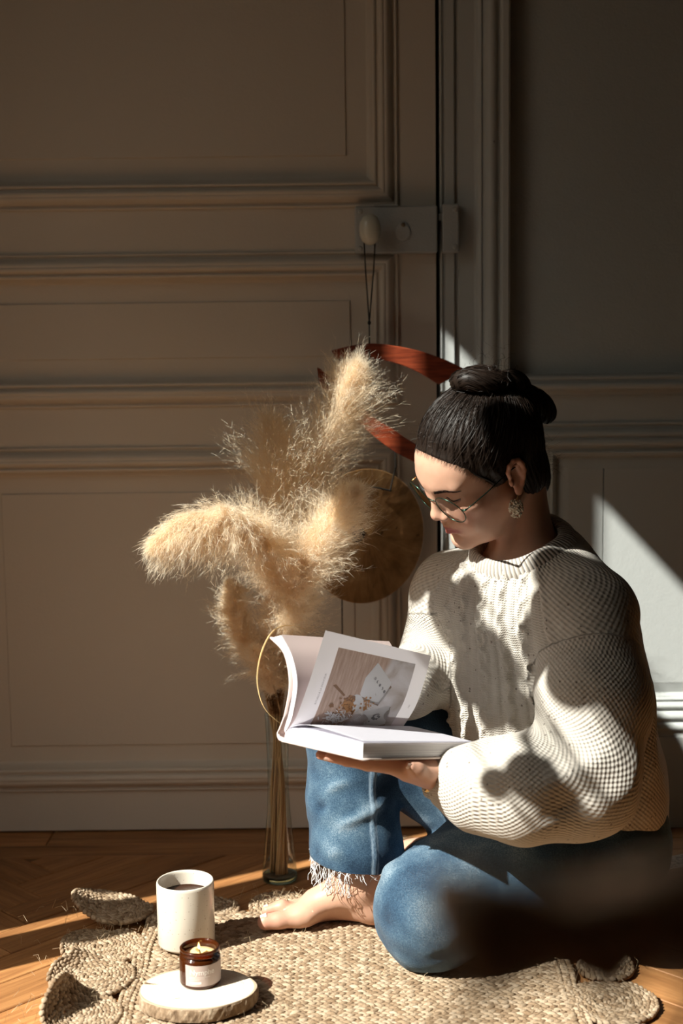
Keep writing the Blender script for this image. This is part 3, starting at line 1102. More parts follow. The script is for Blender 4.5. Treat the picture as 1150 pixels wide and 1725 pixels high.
RX0, RX1, RYB, RYF = -0.285, 0.292, -0.392, -0.79
MB().box((RX0 + 0.004, -1.30 + 0.72, 0.0005), (RX1 - 0.004, RYB + 0.72 - 0.004, 0.0055), 0.001).build('backing', plain('jute_backing', (0.25, 0.16, 0.085), 0.95), rug)
acc = []
row = 0
y = RYB
rowp = 0.0122
while y > RYF:
    xs = np.linspace(RX0 + 0.012, RX1 - 0.012, 40)
    wav = 0.0015 * np.sin(xs * 31 + row) + 0.002 * np.sin(xs * 9)
    z = 0.0062 + 0.0012 * np.sin(xs * 14 + y * 20)
    P = np.c_[xs, y + wav + 0.72, z]
    acc.append(braid_along(P, np.tile([0, 0, 1.0], (40, 1)), rowp, 0.0098))
    y -= rowp
    row += 1
ys = np.linspace(RYB + 0.003, -1.0, 40)
for xx in (RX0 + 0.002, RX0 - 0.0085, RX1 - 0.002, RX1 + 0.0085):
    P = np.c_[np.full(40, xx) + 0.002 * np.sin(ys * 40), ys + 0.72, np.full(40, 0.0066)]
    acc.append(braid_along(P, np.tile([0, 0, 1.0], (40, 1)), rowp))
lumps('braid', *pack(acc), rug)


def coil(cx, cy, R, rot=0.0, curl=0.0, curl_dir=math.pi, start=0.2, zoff=0.0, tilt=0.0, sx=1.0):
    """flat spiral round; its outer side curls up towards curl_dir"""
    n = int(R / 0.0100)
    th = np.linspace(0.6, 2 * np.pi * n, 60 * n)
    r = 0.0100 * th / (2 * np.pi)
    X, Y = r * np.cos(th + rot) * sx, r * np.sin(th + rot)
    d = np.array([math.cos(curl_dir), math.sin(curl_dir)])
    s = X * d[0] + Y * d[1]
    o = np.maximum(0, s - start * R)
    # bend: beyond the start line the round rolls up on a cylinder
    P = np.c_[X, Y, np.full_like(X, 0.0064)]
    U = np.tile([0, 0, 1.0], (len(X), 1))
    if curl > 0:
        k = curl            # curvature 1/m
        a = o * k
        ds = np.sin(a) / k - o
        P[:, 0] += ds * d[0]
        P[:, 1] += ds * d[1]
        P[:, 2] += (1 - np.cos(a)) / k
        U = np.c_[-np.sin(a) * d[0], -np.sin(a) * d[1], np.cos(a)]
    P[:, 2] += tilt * (s + R) + zoff
    P[:, 0] += cx
    P[:, 1] += cy + 0.72
    return lumps('coil', *braid_along(P, U, 0.0102), rug, stuff=False)


coil(-0.358, -0.378, 0.064, 0.3, 7, math.radians(190), -0.3, 0.004, 0.08)
coil(-0.352, -0.500, 0.066, 1.2, 10, math.radians(170), 0.15)
coil(-0.350, -0.606, 0.060, 2.2, 22, math.radians(150), 0.2, 0.004)
coil(-0.350, -0.712, 0.064, 3.0, 30, math.radians(165), -0.1, 0.002)
coil(-0.350, -0.835, 0.064, 4.0)
coil(-0.100, -0.352, 0.054, 0.5)
coil(-0.205, -0.368, 0.040, 1.7)
coil(0.020, -0.340, 0.055, 2.5)
coil(0.340, -0.688, 0.060, 0.9)
coil(0.352, -0.585, 0.044, 2.0, 26, math.radians(80), 0.0)
coil(0.350, -0.815, 0.062, 2.0)
# loose hairs standing out of the jute
V, F = [], []
mb = MB()
spots = [(-0.36 + random.gauss(0, .05), -0.55 + random.uniform(-.2, .2)) for _ in range(230)] + [(random.uniform(-.28, .29), random.uniform(-.74, -.39)) for _ in range(170)] + [(-0.1 + random.gauss(0, .04), -0.34 + random.gauss(0, .02)) for _ in range(60)] + [(0.34 + random.gauss(0, .03), -0.65 + random.gauss(0, .05)) for _ in range(60)]
for x, y in spots:
    a = random.uniform(0, 2 * math.pi)
    L = random.uniform(0.006, 0.018)
    h = random.uniform(0.002, 0.012)
    pts = [(x, y + 0.72, 0.009), (x + L * .5 * math.cos(a), y + 0.72 + L * .5 * math.sin(a), 0.012 + h), (x + L * math.cos(a + .5), y + 0.72 + L * math.sin(a + .5), 0.012 + h * random.uniform(.3, 1.2))]
    mb.tube(pts, 0.00022, 3, cap=False)
h = mb.build('loose_fibres', plain('jute_hair', (0.55, 0.42, 0.27), 0.7), rug)
h['kind'] = 'stuff'
uvattr(h, 'tone', np.full(len(h.data.vertices), 0.8))
# ------------------------------------------------------------------ pampas grass standing in the vase
def fluff_mat(name, c0, c1, trans=0.5):
    t = NT(name)
    tone = t.attr('tone')
    c = t.mix(tone, c0, c1)
    d = t.n('ShaderNodeBsdfDiffuse')
    t.put(d.inputs[0], c)
    tl = t.n('ShaderNodeBsdfTranslucent')
    t.put(tl.inputs[0], c)
    m = t.n('ShaderNodeMixShader', ins={0: trans})
    t.t.links.new(d.outputs[0], m.inputs[1])
    t.t.links.new(tl.outputs[0], m.inputs[2])
    t.t.links.new(m.outputs[0], t.out.inputs[0])
    return t.mat


M_FLUFF = fluff_mat('pampas_fluff', (0.90, 0.75, 0.54), (1.0, 0.945, 0.83))
M_FLUFF_D = fluff_mat('brown_seed_fluff', (0.20, 0.10, 0.045), (0.42, 0.24, 0.12), 0.3)
M_STRAW = plain('straw', (0.48, 0.31, 0.15), 0.6)


def unit(a):
    return a / (np.linalg.norm(a, axis=-1, keepdims=True) + 1e-12)


def ribbons(P, w):
    """P (n,k,3) paths, w (k,) half widths -> V, quads"""
    n, k, _ = P.shape
    T = np.gradient(P, axis=1)
    R = rng.normal(size=(n, 1, 3))
    S = unit(np.cross(T, R))
    W = np.asarray(w)[None, :, None]
    V = np.stack([P - S * W, P + S * W], axis=2).reshape(-1, 3)
    i = np.arange(n)[:, None] * (2 * k) + np.arange(k - 1)[None] * 2
    i = i.reshape(-1)
    F = np.c_[i, i + 1, i + 3, i + 2]
    return V, F


def plume(name, axis, n, width, droop, s0=0.1, hairs=16, hair_len=0.010, dens=1.65, mat=None, parent=None, lenk=1.0, bend=(0, 0, 0), spread=(22, 48)):
    n = int(n * dens)
    A = smooth_path(axis, 60)
    seg = np.linalg.norm(np.diff(A, axis=0), axis=1)
    s = np.r_[0, np.cumsum(seg)] / seg.sum()
    nc = max(8, n // 11)
    cl = rng.integers(0, nc, n)
    u = np.clip((s0 + (1 - s0) * rng.random(nc) ** 0.85)[cl] + rng.normal(0, 0.022, n), 0, 1)
    C = np.stack([np.interp(u, s, A[:, i]) for i in range(3)], 1)
    Tn = np.gradient(A, axis=0)
    Tn = unit(Tn)
    T = unit(np.stack([np.interp(u, s, Tn[:, i]) for i in range(3)], 1))
    R = unit(rng.normal(size=(nc, 3)))[cl] + rng.normal(0, 0.26, (n, 3))
    R = unit(R - T * (R * T).sum(1, keepdims=True))
    prof = np.sin(np.pi * np.clip(0.12 + 0.88 * u, 0, 1)) ** 0.85 * 0.84 + 0.16
    a = np.radians(np.clip(rng.uniform(*spread, nc)[cl] + rng.normal(0, 5, n), 4, 80))
    L = width * lenk * prof * rng.uniform(0.6, 1.25, nc)[cl] * rng.uniform(0.7, 1.1, n) / np.sin(np.radians(38))
    K = 7
    t = np.linspace(0, 1, K)
    d0 = T * np.cos(a)[:, None] + R * np.sin(a)[:, None]
    g = np.array([0, 0, -1.0]) * droop + np.array(bend)
    wav = rng.normal(0, 0.16, (nc, 3))[cl] + rng.normal(0, 0.07, (n, 3))
    P = C[:, None] + L[:, None, None] * (d0[:, None] * t[None, :, None] + (g[None, None] * np.clip(u * 1.3, 0.1, 1)[:, None, None] + wav[:, None]) * (t ** 2)[None, :, None])
    V1, F1 = ribbons(P, np.linspace(0.00017, 0.00007, K))
    # silky hairs along every branchlet
    tt = rng.uniform(0.12, 1.0, (n, hairs))
    idx = tt * (K - 1)
    i0 = np.minimum(idx.astype(int), K - 2)
    f = (idx - i0)[..., None]
    r = np.arange(n)[:, None]
    B0 = P[r, i0] * (1 - f) + P[r, i0 + 1] * f
    TB = unit(P[r, i0 + 1] - P[r, i0])
    hairs = int(hairs * 1.35)
    tt = rng.uniform(0.10, 1.0, (n, hairs))
    idx = tt * (K - 1)
    i0 = np.minimum(idx.astype(int), K - 2)
    f = (idx - i0)[..., None]
    B0 = P[r, i0] * (1 - f) + P[r, i0 + 1] * f
    TB = unit(P[r, i0 + 1] - P[r, i0])
    D = unit(TB * 1.0 + rng.normal(0, 0.50, (n, hairs, 3)) + np.array([0, 0, -0.12]))
    hl = hair_len * rng.uniform(0.5, 1.3, (n, hairs, 1))
    H = np.stack([B0, B0 + D * hl], 2).reshape(-1, 2, 3)
    V2, F2 = ribbons(H, [0.00017, 0.00005])
    V = np.concatenate([V1, V2])
    F = np.concatenate([F1, F2 + len(V1)])
    o = mesh_obj(name, V, F, mat or M_FLUFF, parent, world=True)
    tb = rng.random(n)
    uvattr(o, 'tone', np.concatenate([np.repeat(tb * 0.6, K * 2), np.repeat(np.clip(tb[:, None] * 0.6 + rng.random((n, hairs)) * 0.4, 0, 1).ravel(), 4)]))
    o['kind'] = 'stuff'
    return o


def stalk(pts, r, parent, name='stem', mat=None):
    return MB().tube(smooth_path(pts, 30), np.linspace(r, r * 0.5, len(smooth_path(pts, 30))), 7).build(name, mat or M_STRAW, parent, smooth=True, world=True)


def grass(label, axis, foot, n, width, droop, **kw):
    e = empty('pampas_plume', foot, label=label, cat='pampas grass', group='pampas plumes in the glass vase')
    foot = np.array(foot)
    mouth = np.array([-0.107, -0.233, 0.26]) + np.array([random.uniform(-.009, .009), random.uniform(-.009, .009), 0])
    waist = np.array([-0.107, -0.233, 0.16]) + np.array([random.uniform(-.007, .007), random.uniform(-.007, .007), 0])
    stalk([foot, waist, mouth, *axis], 0.0017, e)
    plume('fluff', axis, n, width, droop, parent=e, **kw)
    return e


def ft():
    a, r = random.uniform(0, 6.28), random.uniform(0.002, 0.014)
    return (-0.107 + r * math.cos(a), -0.233 + r * math.sin(a), 0.012)


P1 = [(-0.098, -0.28, 0.435), (-0.114, -0.360, 0.560), (-0.152, -0.425, 0.610), (-0.205, -0.465, 0.618), (-0.250, -0.490, 0.598)]
grass('cream pampas plume arching over to the left in full sun', P1, ft(), 2100, 0.060, 0.65, s0=0.04, hairs=20, hair_len=0.013, spread=(14, 40))
P2 = [(-0.101, -0.255, 0.460), (-0.100, -0.26, 0.614), (-0.102, -0.265, 0.728)]
grass('upright shaded pampas plume, left of the two tall ones', P2, ft(), 1750, 0.070, 0.0, s0=0.03, hairs=18, hair_len=0.013, spread=(10, 40))
P3 = [(-0.092, -0.25, 0.460), (-0.050, -0.245, 0.650), (-0.006, -0.25, 0.742), (0.024, -0.262, 0.812)]
grass('tallest pampas plume with a sunlit tip in front of the red wooden bar', P3, ft(), 2100, 0.078, 0.03, s0=0.03, hairs=18, hair_len=0.013, spread=(10, 40))
P4 = [(-0.096, -0.285, 0.400), (-0.058, -0.355, 0.520), (-0.018, -0.360, 0.585), (0.018, -0.345, 0.640)]
grass('pampas plume leaning right in front of the bronze gong', P4, ft(), 1700, 0.058, 0.10, s0=0.04, hairs=18, hair_len=0.013, spread=(12, 42))
P5 = [(-0.108, -0.25, 0.325), (-0.158, -0.252, 0.410), (-0.172, -0.255, 0.492)]
grass('pale grey pampas plume low at the left of the bunch', P5, ft(), 900, 0.032, 0.2, s0=0.1, hairs=15, hair_len=0.011)
P6 = [(-0.104, -0.255, 0.300), (-0.116, -0.290, 0.355), (-0.136, -0.320, 0.398)]
grass('short pampas tuft just above the vase mouth beside the book', P6, ft(), 520, 0.022, 0.15, s0=0.15, hairs=15, hair_len=0.010)
P7 = [(-0.106, -0.250, 0.300), (-0.100, -0.262, 0.380), (-0.086, -0.285, 0.470)]
grass('golden pampas plume in the middle of the bunch behind the open book', P7, ft(), 1600, 0.060, 0.10, s0=0.05, hairs=15, hair_len=0.010)
# brown seed heads filling the neck of the bunch
e = empty('brown_grass_bunch', (-0.107, -0.233, 0.012), label='bunch of thin brown grass filling the neck of the glass vase', cat='dried grass')
for k in range(38):
    a, r = random.uniform(0, 6.28), random.uniform(0.001, 0.015)
    b = random.uniform(0, 6.28)
    m = random.uniform(0.2, 1.0)
    tip = (-0.107 + 0.040 * m * math.cos(b), -0.240 + 0.03 * m * math.sin(b), random.uniform(0.335, 0.42))
    pts = [(-0.107 + r * math.cos(a), -0.233 + r * math.sin(a), 0.012), (-0.107 + r * .75 * math.cos(a + 1), -0.233 + r * .75 * math.sin(a + 1), 0.16), (-0.107 + .011 * m * math.cos(b), -0.233 + .011 * m * math.sin(b), 0.265), tip]
    stalk(pts, random.uniform(0.0011, 0.0020), e)
for k in range(5):
    b = 2.2 + k * 0.75
    plume('seed_head', [(-0.107, -0.240, 0.268), (-0.107 + 0.014 * math.cos(b), -0.244 + 0.014 * math.sin(b), 0.315), (-0.107 + 0.034 * math.cos(b), -0.250 + 0.02 * math.sin(b), 0.385)], 260, 0.013, 0.05, s0=0.0, hairs=9, hair_len=0.006, mat=M_FLUFF_D, parent=e, spread=(8, 30))
# a long dried blade curling in a loop beside the book
e = empty('dried_blade', (-0.100, -0.250, 0.25), label='thin golden dried grass blade curling in a loop left of the open book', cat='dried grass')
BLADE = [(-0.013, -0.400, 0.429), (-0.065, -0.43, 0.456), (-0.090, -0.44, 0.458), (-0.107, -0.445, 0.444), (-0.120, -0.445, 0.412), (-0.124, -0.44, 0.373), (-0.113, -0.44, 0.336), (-0.084, -0.43, 0.307), (-0.088, -0.33, 0.285), (-0.100, -0.240, 0.262)]
A = smooth_path(BLADE, 72)
wd = 0.0021 * np.sin(np.pi * np.linspace(0.12, 0.98, len(A)))
V, F = [], []
for p, w in zip(A, wd):
    V += [p + np.array([-w * .6, 0, w * .4]), p + np.array([0, -0.0008, 0]), p + np.array([w * .6, 0, -w * .4])]
for i in range(len(A) - 1):
    for k in (0, 1):
        F.append((3 * i + k, 3 * i + k + 1, 3 * i + 4 + k, 3 * i + 3 + k))
mesh_obj('blade', V, F, plain('gold_straw', (0.72, 0.50, 0.24), 0.5), e, smooth=True, world=True)
# a fallen tuft on the floor behind the reader
e = empty('fallen_pampas_tuft', (0.095, -0.085, 0.001), label='small pampas tuft fallen on the sunlit floor behind the reader', cat='pampas grass')
plume('fluff', [(0.080, -0.090, 0.004), (0.100, -0.085, 0.007), (0.118, -0.080, 0.006)], 90, 0.007, 0.1, hairs=10, hair_len=0.007, parent=e)
# ------------------------------------------------------------------ open book
BA = np.array([-0.0797, -0.6200, 0.3403])
BM = np.array([[0.6978, -0.7152, 0.0394], [0.7070, 0.6786, -0.1992], [0.1158, 0.1669, 0.9792]])   # rows: across, along the spine, up
BW, BL = 0.148, 0.210


def bk(p):
    return BA + np.asarray(p, float) @ BM


book = empty('book', BA, label='open hardcover book with a photograph on its raised page, held by the reader', cat='book')
t = NT('white_paper')
t.set(color=(0.78, 0.78, 0.84), rough=0.6, spec=0.25)
tl_ = t.n('ShaderNodeBsdfTranslucent', ins={'Color': (0.80, 0.78, 0.82, 1)})
mx_ = t.n('ShaderNodeMixShader', ins={0: 0.42})
t.t.links.new(t.b.outputs[0], mx_.inputs[1])
t.t.links.new(tl_.outputs[0], mx_.inputs[2])
t.t.links.new(mx_.outputs[0], t.out.inputs[0])
M_PAPER = t.mat
t = NT('page_edges')
lay = t.attr('layer')
ln = t.n('ShaderNodeTexNoise', noise_dimensions='1D')
t.put(ln.inputs['W'], t.math('MULTIPLY', lay, 16.0))
ln.inputs['Scale'].default_value = 1.0
ln.inputs['Detail'].default_value = 3.0
c = t.mix(t.math('MULTIPLY', t.math('GREATER_THAN', ln.outputs['Fac'], 0.54), 0.6), (0.80, 0.79, 0.81), (0.45, 0.42, 0.47))
t.set(color=c, rough=0.7)
t.bump(ln.outputs['Fac'], 0.0006, 0.5)
M_EDGES = t.mat
M_PINK = plain('pink_endpaper', (0.62, 0.50, 0.48), 0.7)
t = NT('printed_cover')
nn = t.noise(t.coord('Object'), 30.0, 3.0)
c = t.mix(t.math('GREATER_THAN', nn, 0.56), (0.66, 0.55, 0.50), (0.42, 0.27, 0.19))
t.set(color=c, rough=0.5)
M_COVER = t.mat


def sheet(name, prof0, prof1, mat, parent, e0=0.0, e1=BL, n=14, thick=0.0):
    """surface swept along the spine between two (across, up) profiles; optional thickness"""
    A, B = smooth_path([(p[0], p[1], 0) for p in prof0], 28)[:, :2], smooth_path([(p[0], p[1], 0) for p in prof1], 28)[:, :2]
    m = len(A)
    V, F = [], []
    for j in range(n + 1):
        f = j / n
        P = A * (1 - f) + B * f
        for q in P:
            V.append(bk((q[0], e0 + (e1 - e0) * f, q[1])))
    for j in range(n):
        for i in range(m - 1):
            F.append((j * m + i, j * m + i + 1, (j + 1) * m + i + 1, (j + 1) * m + i))
    o = mesh_obj(name, V, F, mat, parent, smooth=True, world=True)
    if thick:
        s = o.modifiers.new('thickness', 'SOLIDIFY')
        s.thickness = thick
        s.offset = 0
    return o


def slab_between(name, low, high, mat, parent, e0, e1, n=10):
    """solid block of pages between two profiles of equal count (across, up)"""
    lo = smooth_path([(p[0], p[1], 0) for p in low], 24)[:, :2]
    hi = smooth_path([(p[0], p[1], 0) for p in high], 24)[:, :2]
    m = len(lo)
    V, F, lay = [], [], []
    NL = 4
    for e in (e0, e1):
        for q in range(NL + 1):
            f = q / NL
            for a, b in zip(lo, hi):
                p = a * (1 - f) + b * f
                V.append(bk((p[0], e, p[1])))
                lay.append(f)
    R = m * (NL + 1)
    for q in range(NL):
        for i in range(m - 1):
            F.append((q * m + i, (q + 1) * m + i, (q + 1) * m + i + 1, q * m + i + 1))
            F.append((R + q * m + i, R + q * m + i + 1, R + (q + 1) * m + i + 1, R + (q + 1) * m + i))
        for i in (0, m - 1):
            q0 = [q * m + i, R + q * m + i, R + (q + 1) * m + i, (q + 1) * m + i]
            F.append(tuple(q0 if i else q0[::-1]))
    for i in range(m - 1):
        F.append((i, i + 1, R + i + 1, R + i))
        a = NL * m
        F.append((a + i, R + a + i, R + a + i + 1, a + i + 1))
    o = mesh_obj(name, V, F, mat, parent, world=True)
    uvattr(o, 'layer', np.array(lay))
    return o


# lower half: cover board, page block, top leaf surface
low = [(0.000, 0.0028), (0.05, 0.0028), (0.10, 0.0028), (0.146, 0.0028)]
high = [(0.001, 0.0125), (0.012, 0.0195), (0.035, 0.0222), (0.08, 0.0216), (0.1445, 0.0208)]
low5 = [(0.000, 0.0028), (0.012, 0.0028), (0.035, 0.0028), (0.08, 0.0028), (0.146, 0.0028)]
slab_between('page_block', low5, high, M_EDGES, book, 0.0, BL)
sheet('page', [(0.001, 0.0128), (0.012, 0.0200), (0.035, 0.0230), (0.08, 0.0224), (0.146, 0.0216)], [(0.001, 0.0128), (0.012, 0.0200), (0.035, 0.0230), (0.08, 0.0222), (0.147, 0.0214)], M_PAPER, book)
sheet('page', [(0.001, 0.0132), (0.010, 0.0215), (0.030, 0.0275), (0.07, 0.0285), (0.144, 0.0235)], [(0.001, 0.0132), (0.010, 0.0210), (0.030, 0.0255), (0.07, 0.0250), (0.146, 0.0222)], M_PAPER, book)
sheet('cover_board', [(-0.002, 0.0012), (0.05, 0.0012), (0.1, 0.0012), (0.150, 0.0012)], [(-0.002, 0.0012), (0.05, 0.0012), (0.1, 0.0012), (0.150, 0.0012)], M_COVER, book, -0.003, BL + 0.003, thick=0.0024)
# spine
sheet('spine', [(-0.002, 0.0012), (-0.008, 0.0030), (-0.0115, 0.0090), (-0.0085, 0.016)], [(-0.002, 0.0012), (-0.008, 0.0030), (-0.0115, 0.0090), (-0.0085, 0.016)], M_PINK, book, -0.003, BL + 0.003, thick=0.0018)
# standing half
oc = [(-0.0085, 0.016), (-0.0045, 0.026), (-0.0005, 0.041), (0.0016, 0.079), (-0.0150, 0.1155), (-0.0460, 0.1335)]
sheet('cover_board', oc, oc, M_PINK, book, -0.003, BL + 0.003, thick=0.0022)
lo5 = [(-0.0020, 0.016), (0.0005, 0.026), (0.0040, 0.041), (0.0060, 0.079), (-0.0110, 0.1150), (-0.0415, 0.1345)]
hi5 = [(0.0000, 0.0125), (0.0075, 0.026), (0.0115, 0.041), (0.0140, 0.079), (-0.0015, 0.1130), (-0.0275, 0.1385)]
slab_between('page_block', hi5, lo5, M_EDGES, book, 0.0, BL)
ep = [(0.0008, 0.0135), (0.0082, 0.026), (0.0120, 0.041), (0.0143, 0.079), (-0.0008, 0.1135), (-0.0265, 0.1395)]
sheet('page', ep, ep, M_PINK, book, 0.0, BL)
# slit mark on the pink page
mk = [bk((0.0005, e, 0.1115 + (e - 0.05) * 0.25)) + 0.0012 * BM[0] for e in np.linspace(0.045, 0.075, 8)]

# the leaf being turned, with its picture
LP0 = np.array([(0.0005, 0.0125), (0.0110, 0.0245), (0.0200, 0.0390), (0.0360, 0.0840), (0.0480, 0.1240), (0.0563, 0.1533)])
LP1 = np.array([(0.0005, 0.0125), (0.0100, 0.0150), (0.0170, 0.0230), (0.0370, 0.0550), (0.0490, 0.0930), (0.0560, 0.1280)])


def arc_tab(P):
    q = smooth_path([(a, b, 0) for a, b in P], 60)[:, :2]
    d = np.r_[0, np.cumsum(np.linalg.norm(np.diff(q, axis=0), axis=1))]
    return q, d / d[-1]


_q0, _s0 = arc_tab(LP0)
_q1, _s1 = arc_tab(LP1)


def leaf(tv, sv, off=0.0):
    """point of the leaf: tv 0..1 along the spine, sv 0..1 from gutter to fore edge, off in front of its face"""
    def base(tv, sv):
        p0 = np.array([np.interp(sv, _s0, _q0[:, 0]), np.interp(sv, _s0, _q0[:, 1])])
        p1 = np.array([np.interp(sv, _s1, _q1[:, 0]), np.interp(sv, _s1, _q1[:, 1])])
        p = p0 * (1 - tv) + p1 * tv
        return bk((p[0], tv * BL, p[1]))
    P = base(tv, sv)
    if off:
        a = base(tv, min(1, sv + .02)) - base(tv, max(0, sv - .02))
        nn = np.cross(BM[1], a)
        nn /= np.linalg.norm(nn)
        if nn[1] > 0:
            nn = -nn
        P = P + nn * off
    return P


def leaf_grid(name, t0, t1, s0, s1, nt, ns, off, mat, parent):
    V, F = [], []
    for j in range(nt + 1):
        for i in range(ns + 1):
            V.append(leaf(t0 + (t1 - t0) * j / nt, s0 + (s1 - s0) * i / ns, off))
    for j in range(nt):
        for i in range(ns):
            F.append((j * (ns + 1) + i, j * (ns + 1) + i + 1, (j + 1) * (ns + 1) + i + 1, (j + 1) * (ns + 1) + i))
    o = mesh_obj(name, V, F, mat, parent, smooth=True, world=True)
    uvattr(o, 'pu', [v for j in range(nt + 1) for v in [j / nt] * (ns + 1)])
    uvattr(o, 'pv', [i / ns for j in range(nt + 1) for i in range(ns + 1)])
    return o


leaf_page = leaf_grid('turning_page', 0, 1, 0, 1, 16, 28, 0, M_PAPER, book)
# printed photograph: wooden table on the left, pale cloth on the right
t = NT('printed_photo')
pu, pv = t.attr('pu'), t.attr('pv')
cv = t.n('ShaderNodeCombineXYZ')
t.put(cv.inputs[0], pu)
t.put(cv.inputs[1], pv)
gr = t.n('ShaderNodeMapping')
t.put(gr.inputs[0], cv.outputs[0])
gr.inputs['Scale'].default_value = (22, 2.2, 1)
gr.inputs['Rotation'].default_value = (0, 0, 0.25)
wood = t.noise(gr.outputs[0], 1.6, 5.0, 0.6)
cw = t.ramp(wood, [(0.25, (0.42, 0.29, 0.22)), (0.55, (0.56, 0.43, 0.36)), (0.8, (0.68, 0.57, 0.50))])
cl = t.noise(cv.outputs[0], 3.2, 4.0, 0.55, dist=0.6)
cc = t.ramp(cl, [(0.3, (0.46, 0.41, 0.37)), (0.5, (0.63, 0.61, 0.61)), (0.72, (0.74, 0.74, 0.76))])
edge = t.math('ADD', t.math('MULTIPLY', t.math('SUBTRACT', 1.0, pv), -0.28), t.math('MULTIPLY_ADD', cl, 0.10, 0.62))
msk = t.n('ShaderNodeMapRange', interpolation_type='SMOOTHSTEP')
t.put(msk.inputs[0], t.math('SUBTRACT', pu, edge))
msk.inputs[1].default_value = -0.03
msk.inputs[2].default_value = 0.05
c = t.mix(msk.outputs[0], cw, cc)
t.set(color=c, rough=0.35, spec=0.4)
tl_ = t.n('ShaderNodeBsdfTranslucent')
t.put(tl_.inputs[0], c)
mx_ = t.n('ShaderNodeMixShader', ins={0: 0.40})
t.t.links.new(t.b.outputs[0], mx_.inputs[1])
t.t.links.new(tl_.outputs[0], mx_.inputs[2])
t.t.links.new(mx_.outputs[0], t.out.inputs[0])
PT0, PT1, PS0, PS1 = 0.150, 0.872, 0.115, 0.880
pic = leaf_grid('photograph', PT0, PT1, PS0, PS1, 14, 24, 0.00025, t.mat, leaf_page)
mb_w, mb_g, mb_o, mb_d, mb_k = MB(), MB(), MB(), MB(), MB()


def poly(mb, pts, off):
    P = [leaf(a, b, off) for a, b in pts]
    c = leaf(sum(a for a, b in pts) / len(pts), sum(b for a, b in pts) / len(pts), off)
    n = len(P)
    mb.add(P + [c], [(i, (i + 1) % n, n) for i in range(n)])


def disc(mb, a, b, ra, rb, off, n=16, rot=0.0, wob=0.0):
    pts = []
    for i in range(n):
        q = 2 * math.pi * i / n
        k = 1 + (random.uniform(-wob, wob) if wob else 0)
        x, y = ra * k * math.cos(q), rb * k * math.sin(q)
        pts.append((a + x * math.cos(rot) - y * math.sin(rot), b + x * math.sin(rot) + y * math.cos(rot)))
    poly(mb, pts, off)


mb_s = MB()
poly(mb_s, [(0.535, 0.79), (0.715, 0.60), (0.655, 0.385), (0.475, 0.44), (0.465, 0.63)], 0.0004)
poly(mb_w, [(0.525, 0.815), (0.545, 0.800), (0.695, 0.650), (0.700, 0.615), (0.648, 0.430), (0.625, 0.420), (0.470, 0.465), (0.455, 0.490), (0.456, 0.650), (0.468, 0.680)], 0.0006)
poly(mb_s, [(0.56, 0.308), (0.775, 0.39), (0.817, 0.155), (0.603, 0.095)], 0.0004)
poly(mb_w, [(0.553, 0.318), (0.765, 0.402), (0.808, 0.175), (0.596, 0.112)], 0.0006)
for k in range(5):      # moon phases printed on the first card
    f = k / 4
    disc(mb_g if k in (0,) else mb_k, 0.545 + 0.115 * f, 0.660 - 0.115 * f, 0.010, 0.016, 0.0008, 12)
    if k in (1, 3):
        disc(mb_w, 0.545 + 0.115 * f + (0.006 if k == 1 else -0.006), 0.660 - 0.115 * f, 0.008, 0.013, 0.0009, 12)
disc(mb_k, 0.688, 0.262, 0.036, 0.036, 0.0008, 18, wob=.25)
disc(mb_w, 0.690, 0.266, 0.025, 0.022, 0.0009, 14, wob=.3)
disc(mb_k, 0.70, 0.272, 0.012, 0.010, 0.0010, 10)
disc(mb_k, 0.645, 0.200, 0.008, 0.010, 0.0008, 8)
disc(mb_w, 0.455, 0.385, 0.062, 0.095, 0.0006, 24, rot=0.3)      # white pot lying open
disc(mb_o, 0.395, 0.365, 0.045, 0.075, 0.0008, 18, wob=.35)
disc(mb_d, 0.408, 0.425, 0.024, 0.034, 0.0010, 14, rot=0.5)
for k in range(60):
    disc(mb_o if random.random() < .6 else mb_d, 0.385 + random.gauss(0, .045), 0.34 + random.gauss(0, .065), 0.010, 0.014, 0.0011 + random.uniform(0, .0003), 6, wob=.4)
for k in range(26):
    disc(mb_o, 0.55 + random.gauss(0, .03), 0.40 + random.gauss(0, .035), 0.008, 0.012, 0.0011, 6, wob=.4)
for k in range(80):      # white dried flowers below
    a, b = 0.33 + random.gauss(0, .065), 0.215 + random.gauss(0, .035)
    r = random.uniform(0, 3.1)
    disc(mb_w, a, b, 0.022, 0.005, 0.0012 + random.uniform(0, .0003), 6, rot=r)
for k in range(30):      # fringe of the cloth
    f = k / 29
    disc(mb_w, 0.47 + 0.13 * f + random.gauss(0, .006), 0.13 + 0.24 * f + random.gauss(0, .006), 0.014, 0.004, 0.0007, 6, rot=2.6)
poly(mb_d, [(0.20, 0.53), (0.225, 0.545), (0.335, 0.455), (0.325, 0.440)], 0.0007)
disc(mb_d, 0.255, 0.335, 0.022, 0.020, 0.0007, 10, wob=.3)
mb_s.build('card_shadow', plain('printed_shade', (0.33, 0.24, 0.19), 0.5), pic, world=True)['kind'] = 'stuff'
mb_w.build('printed_cards', plain('printed_white', (0.76, 0.76, 0.78), 0.4), pic, world=True)['kind'] = 'stuff'
mb_o.build('printed_flowers', plain('printed_ochre', (0.50, 0.25, 0.10), 0.4), pic, world=True)['kind'] = 'stuff'
mb_d.build('printed_brown', plain('printed_brown_ink', (0.26, 0.13, 0.06), 0.4), pic, world=True)['kind'] = 'stuff'
mb_g.build('printed_grey', plain('printed_grey_ink', (0.45, 0.45, 0.47), 0.4), pic, world=True)['kind'] = 'stuff'
mb_k.build('printed_ink', plain('printed_dark_ink', (0.22, 0.22, 0.24), 0.4), pic, world=True)['kind'] = 'stuff'
# small lettering up the inner margin and the page number
mb = MB()


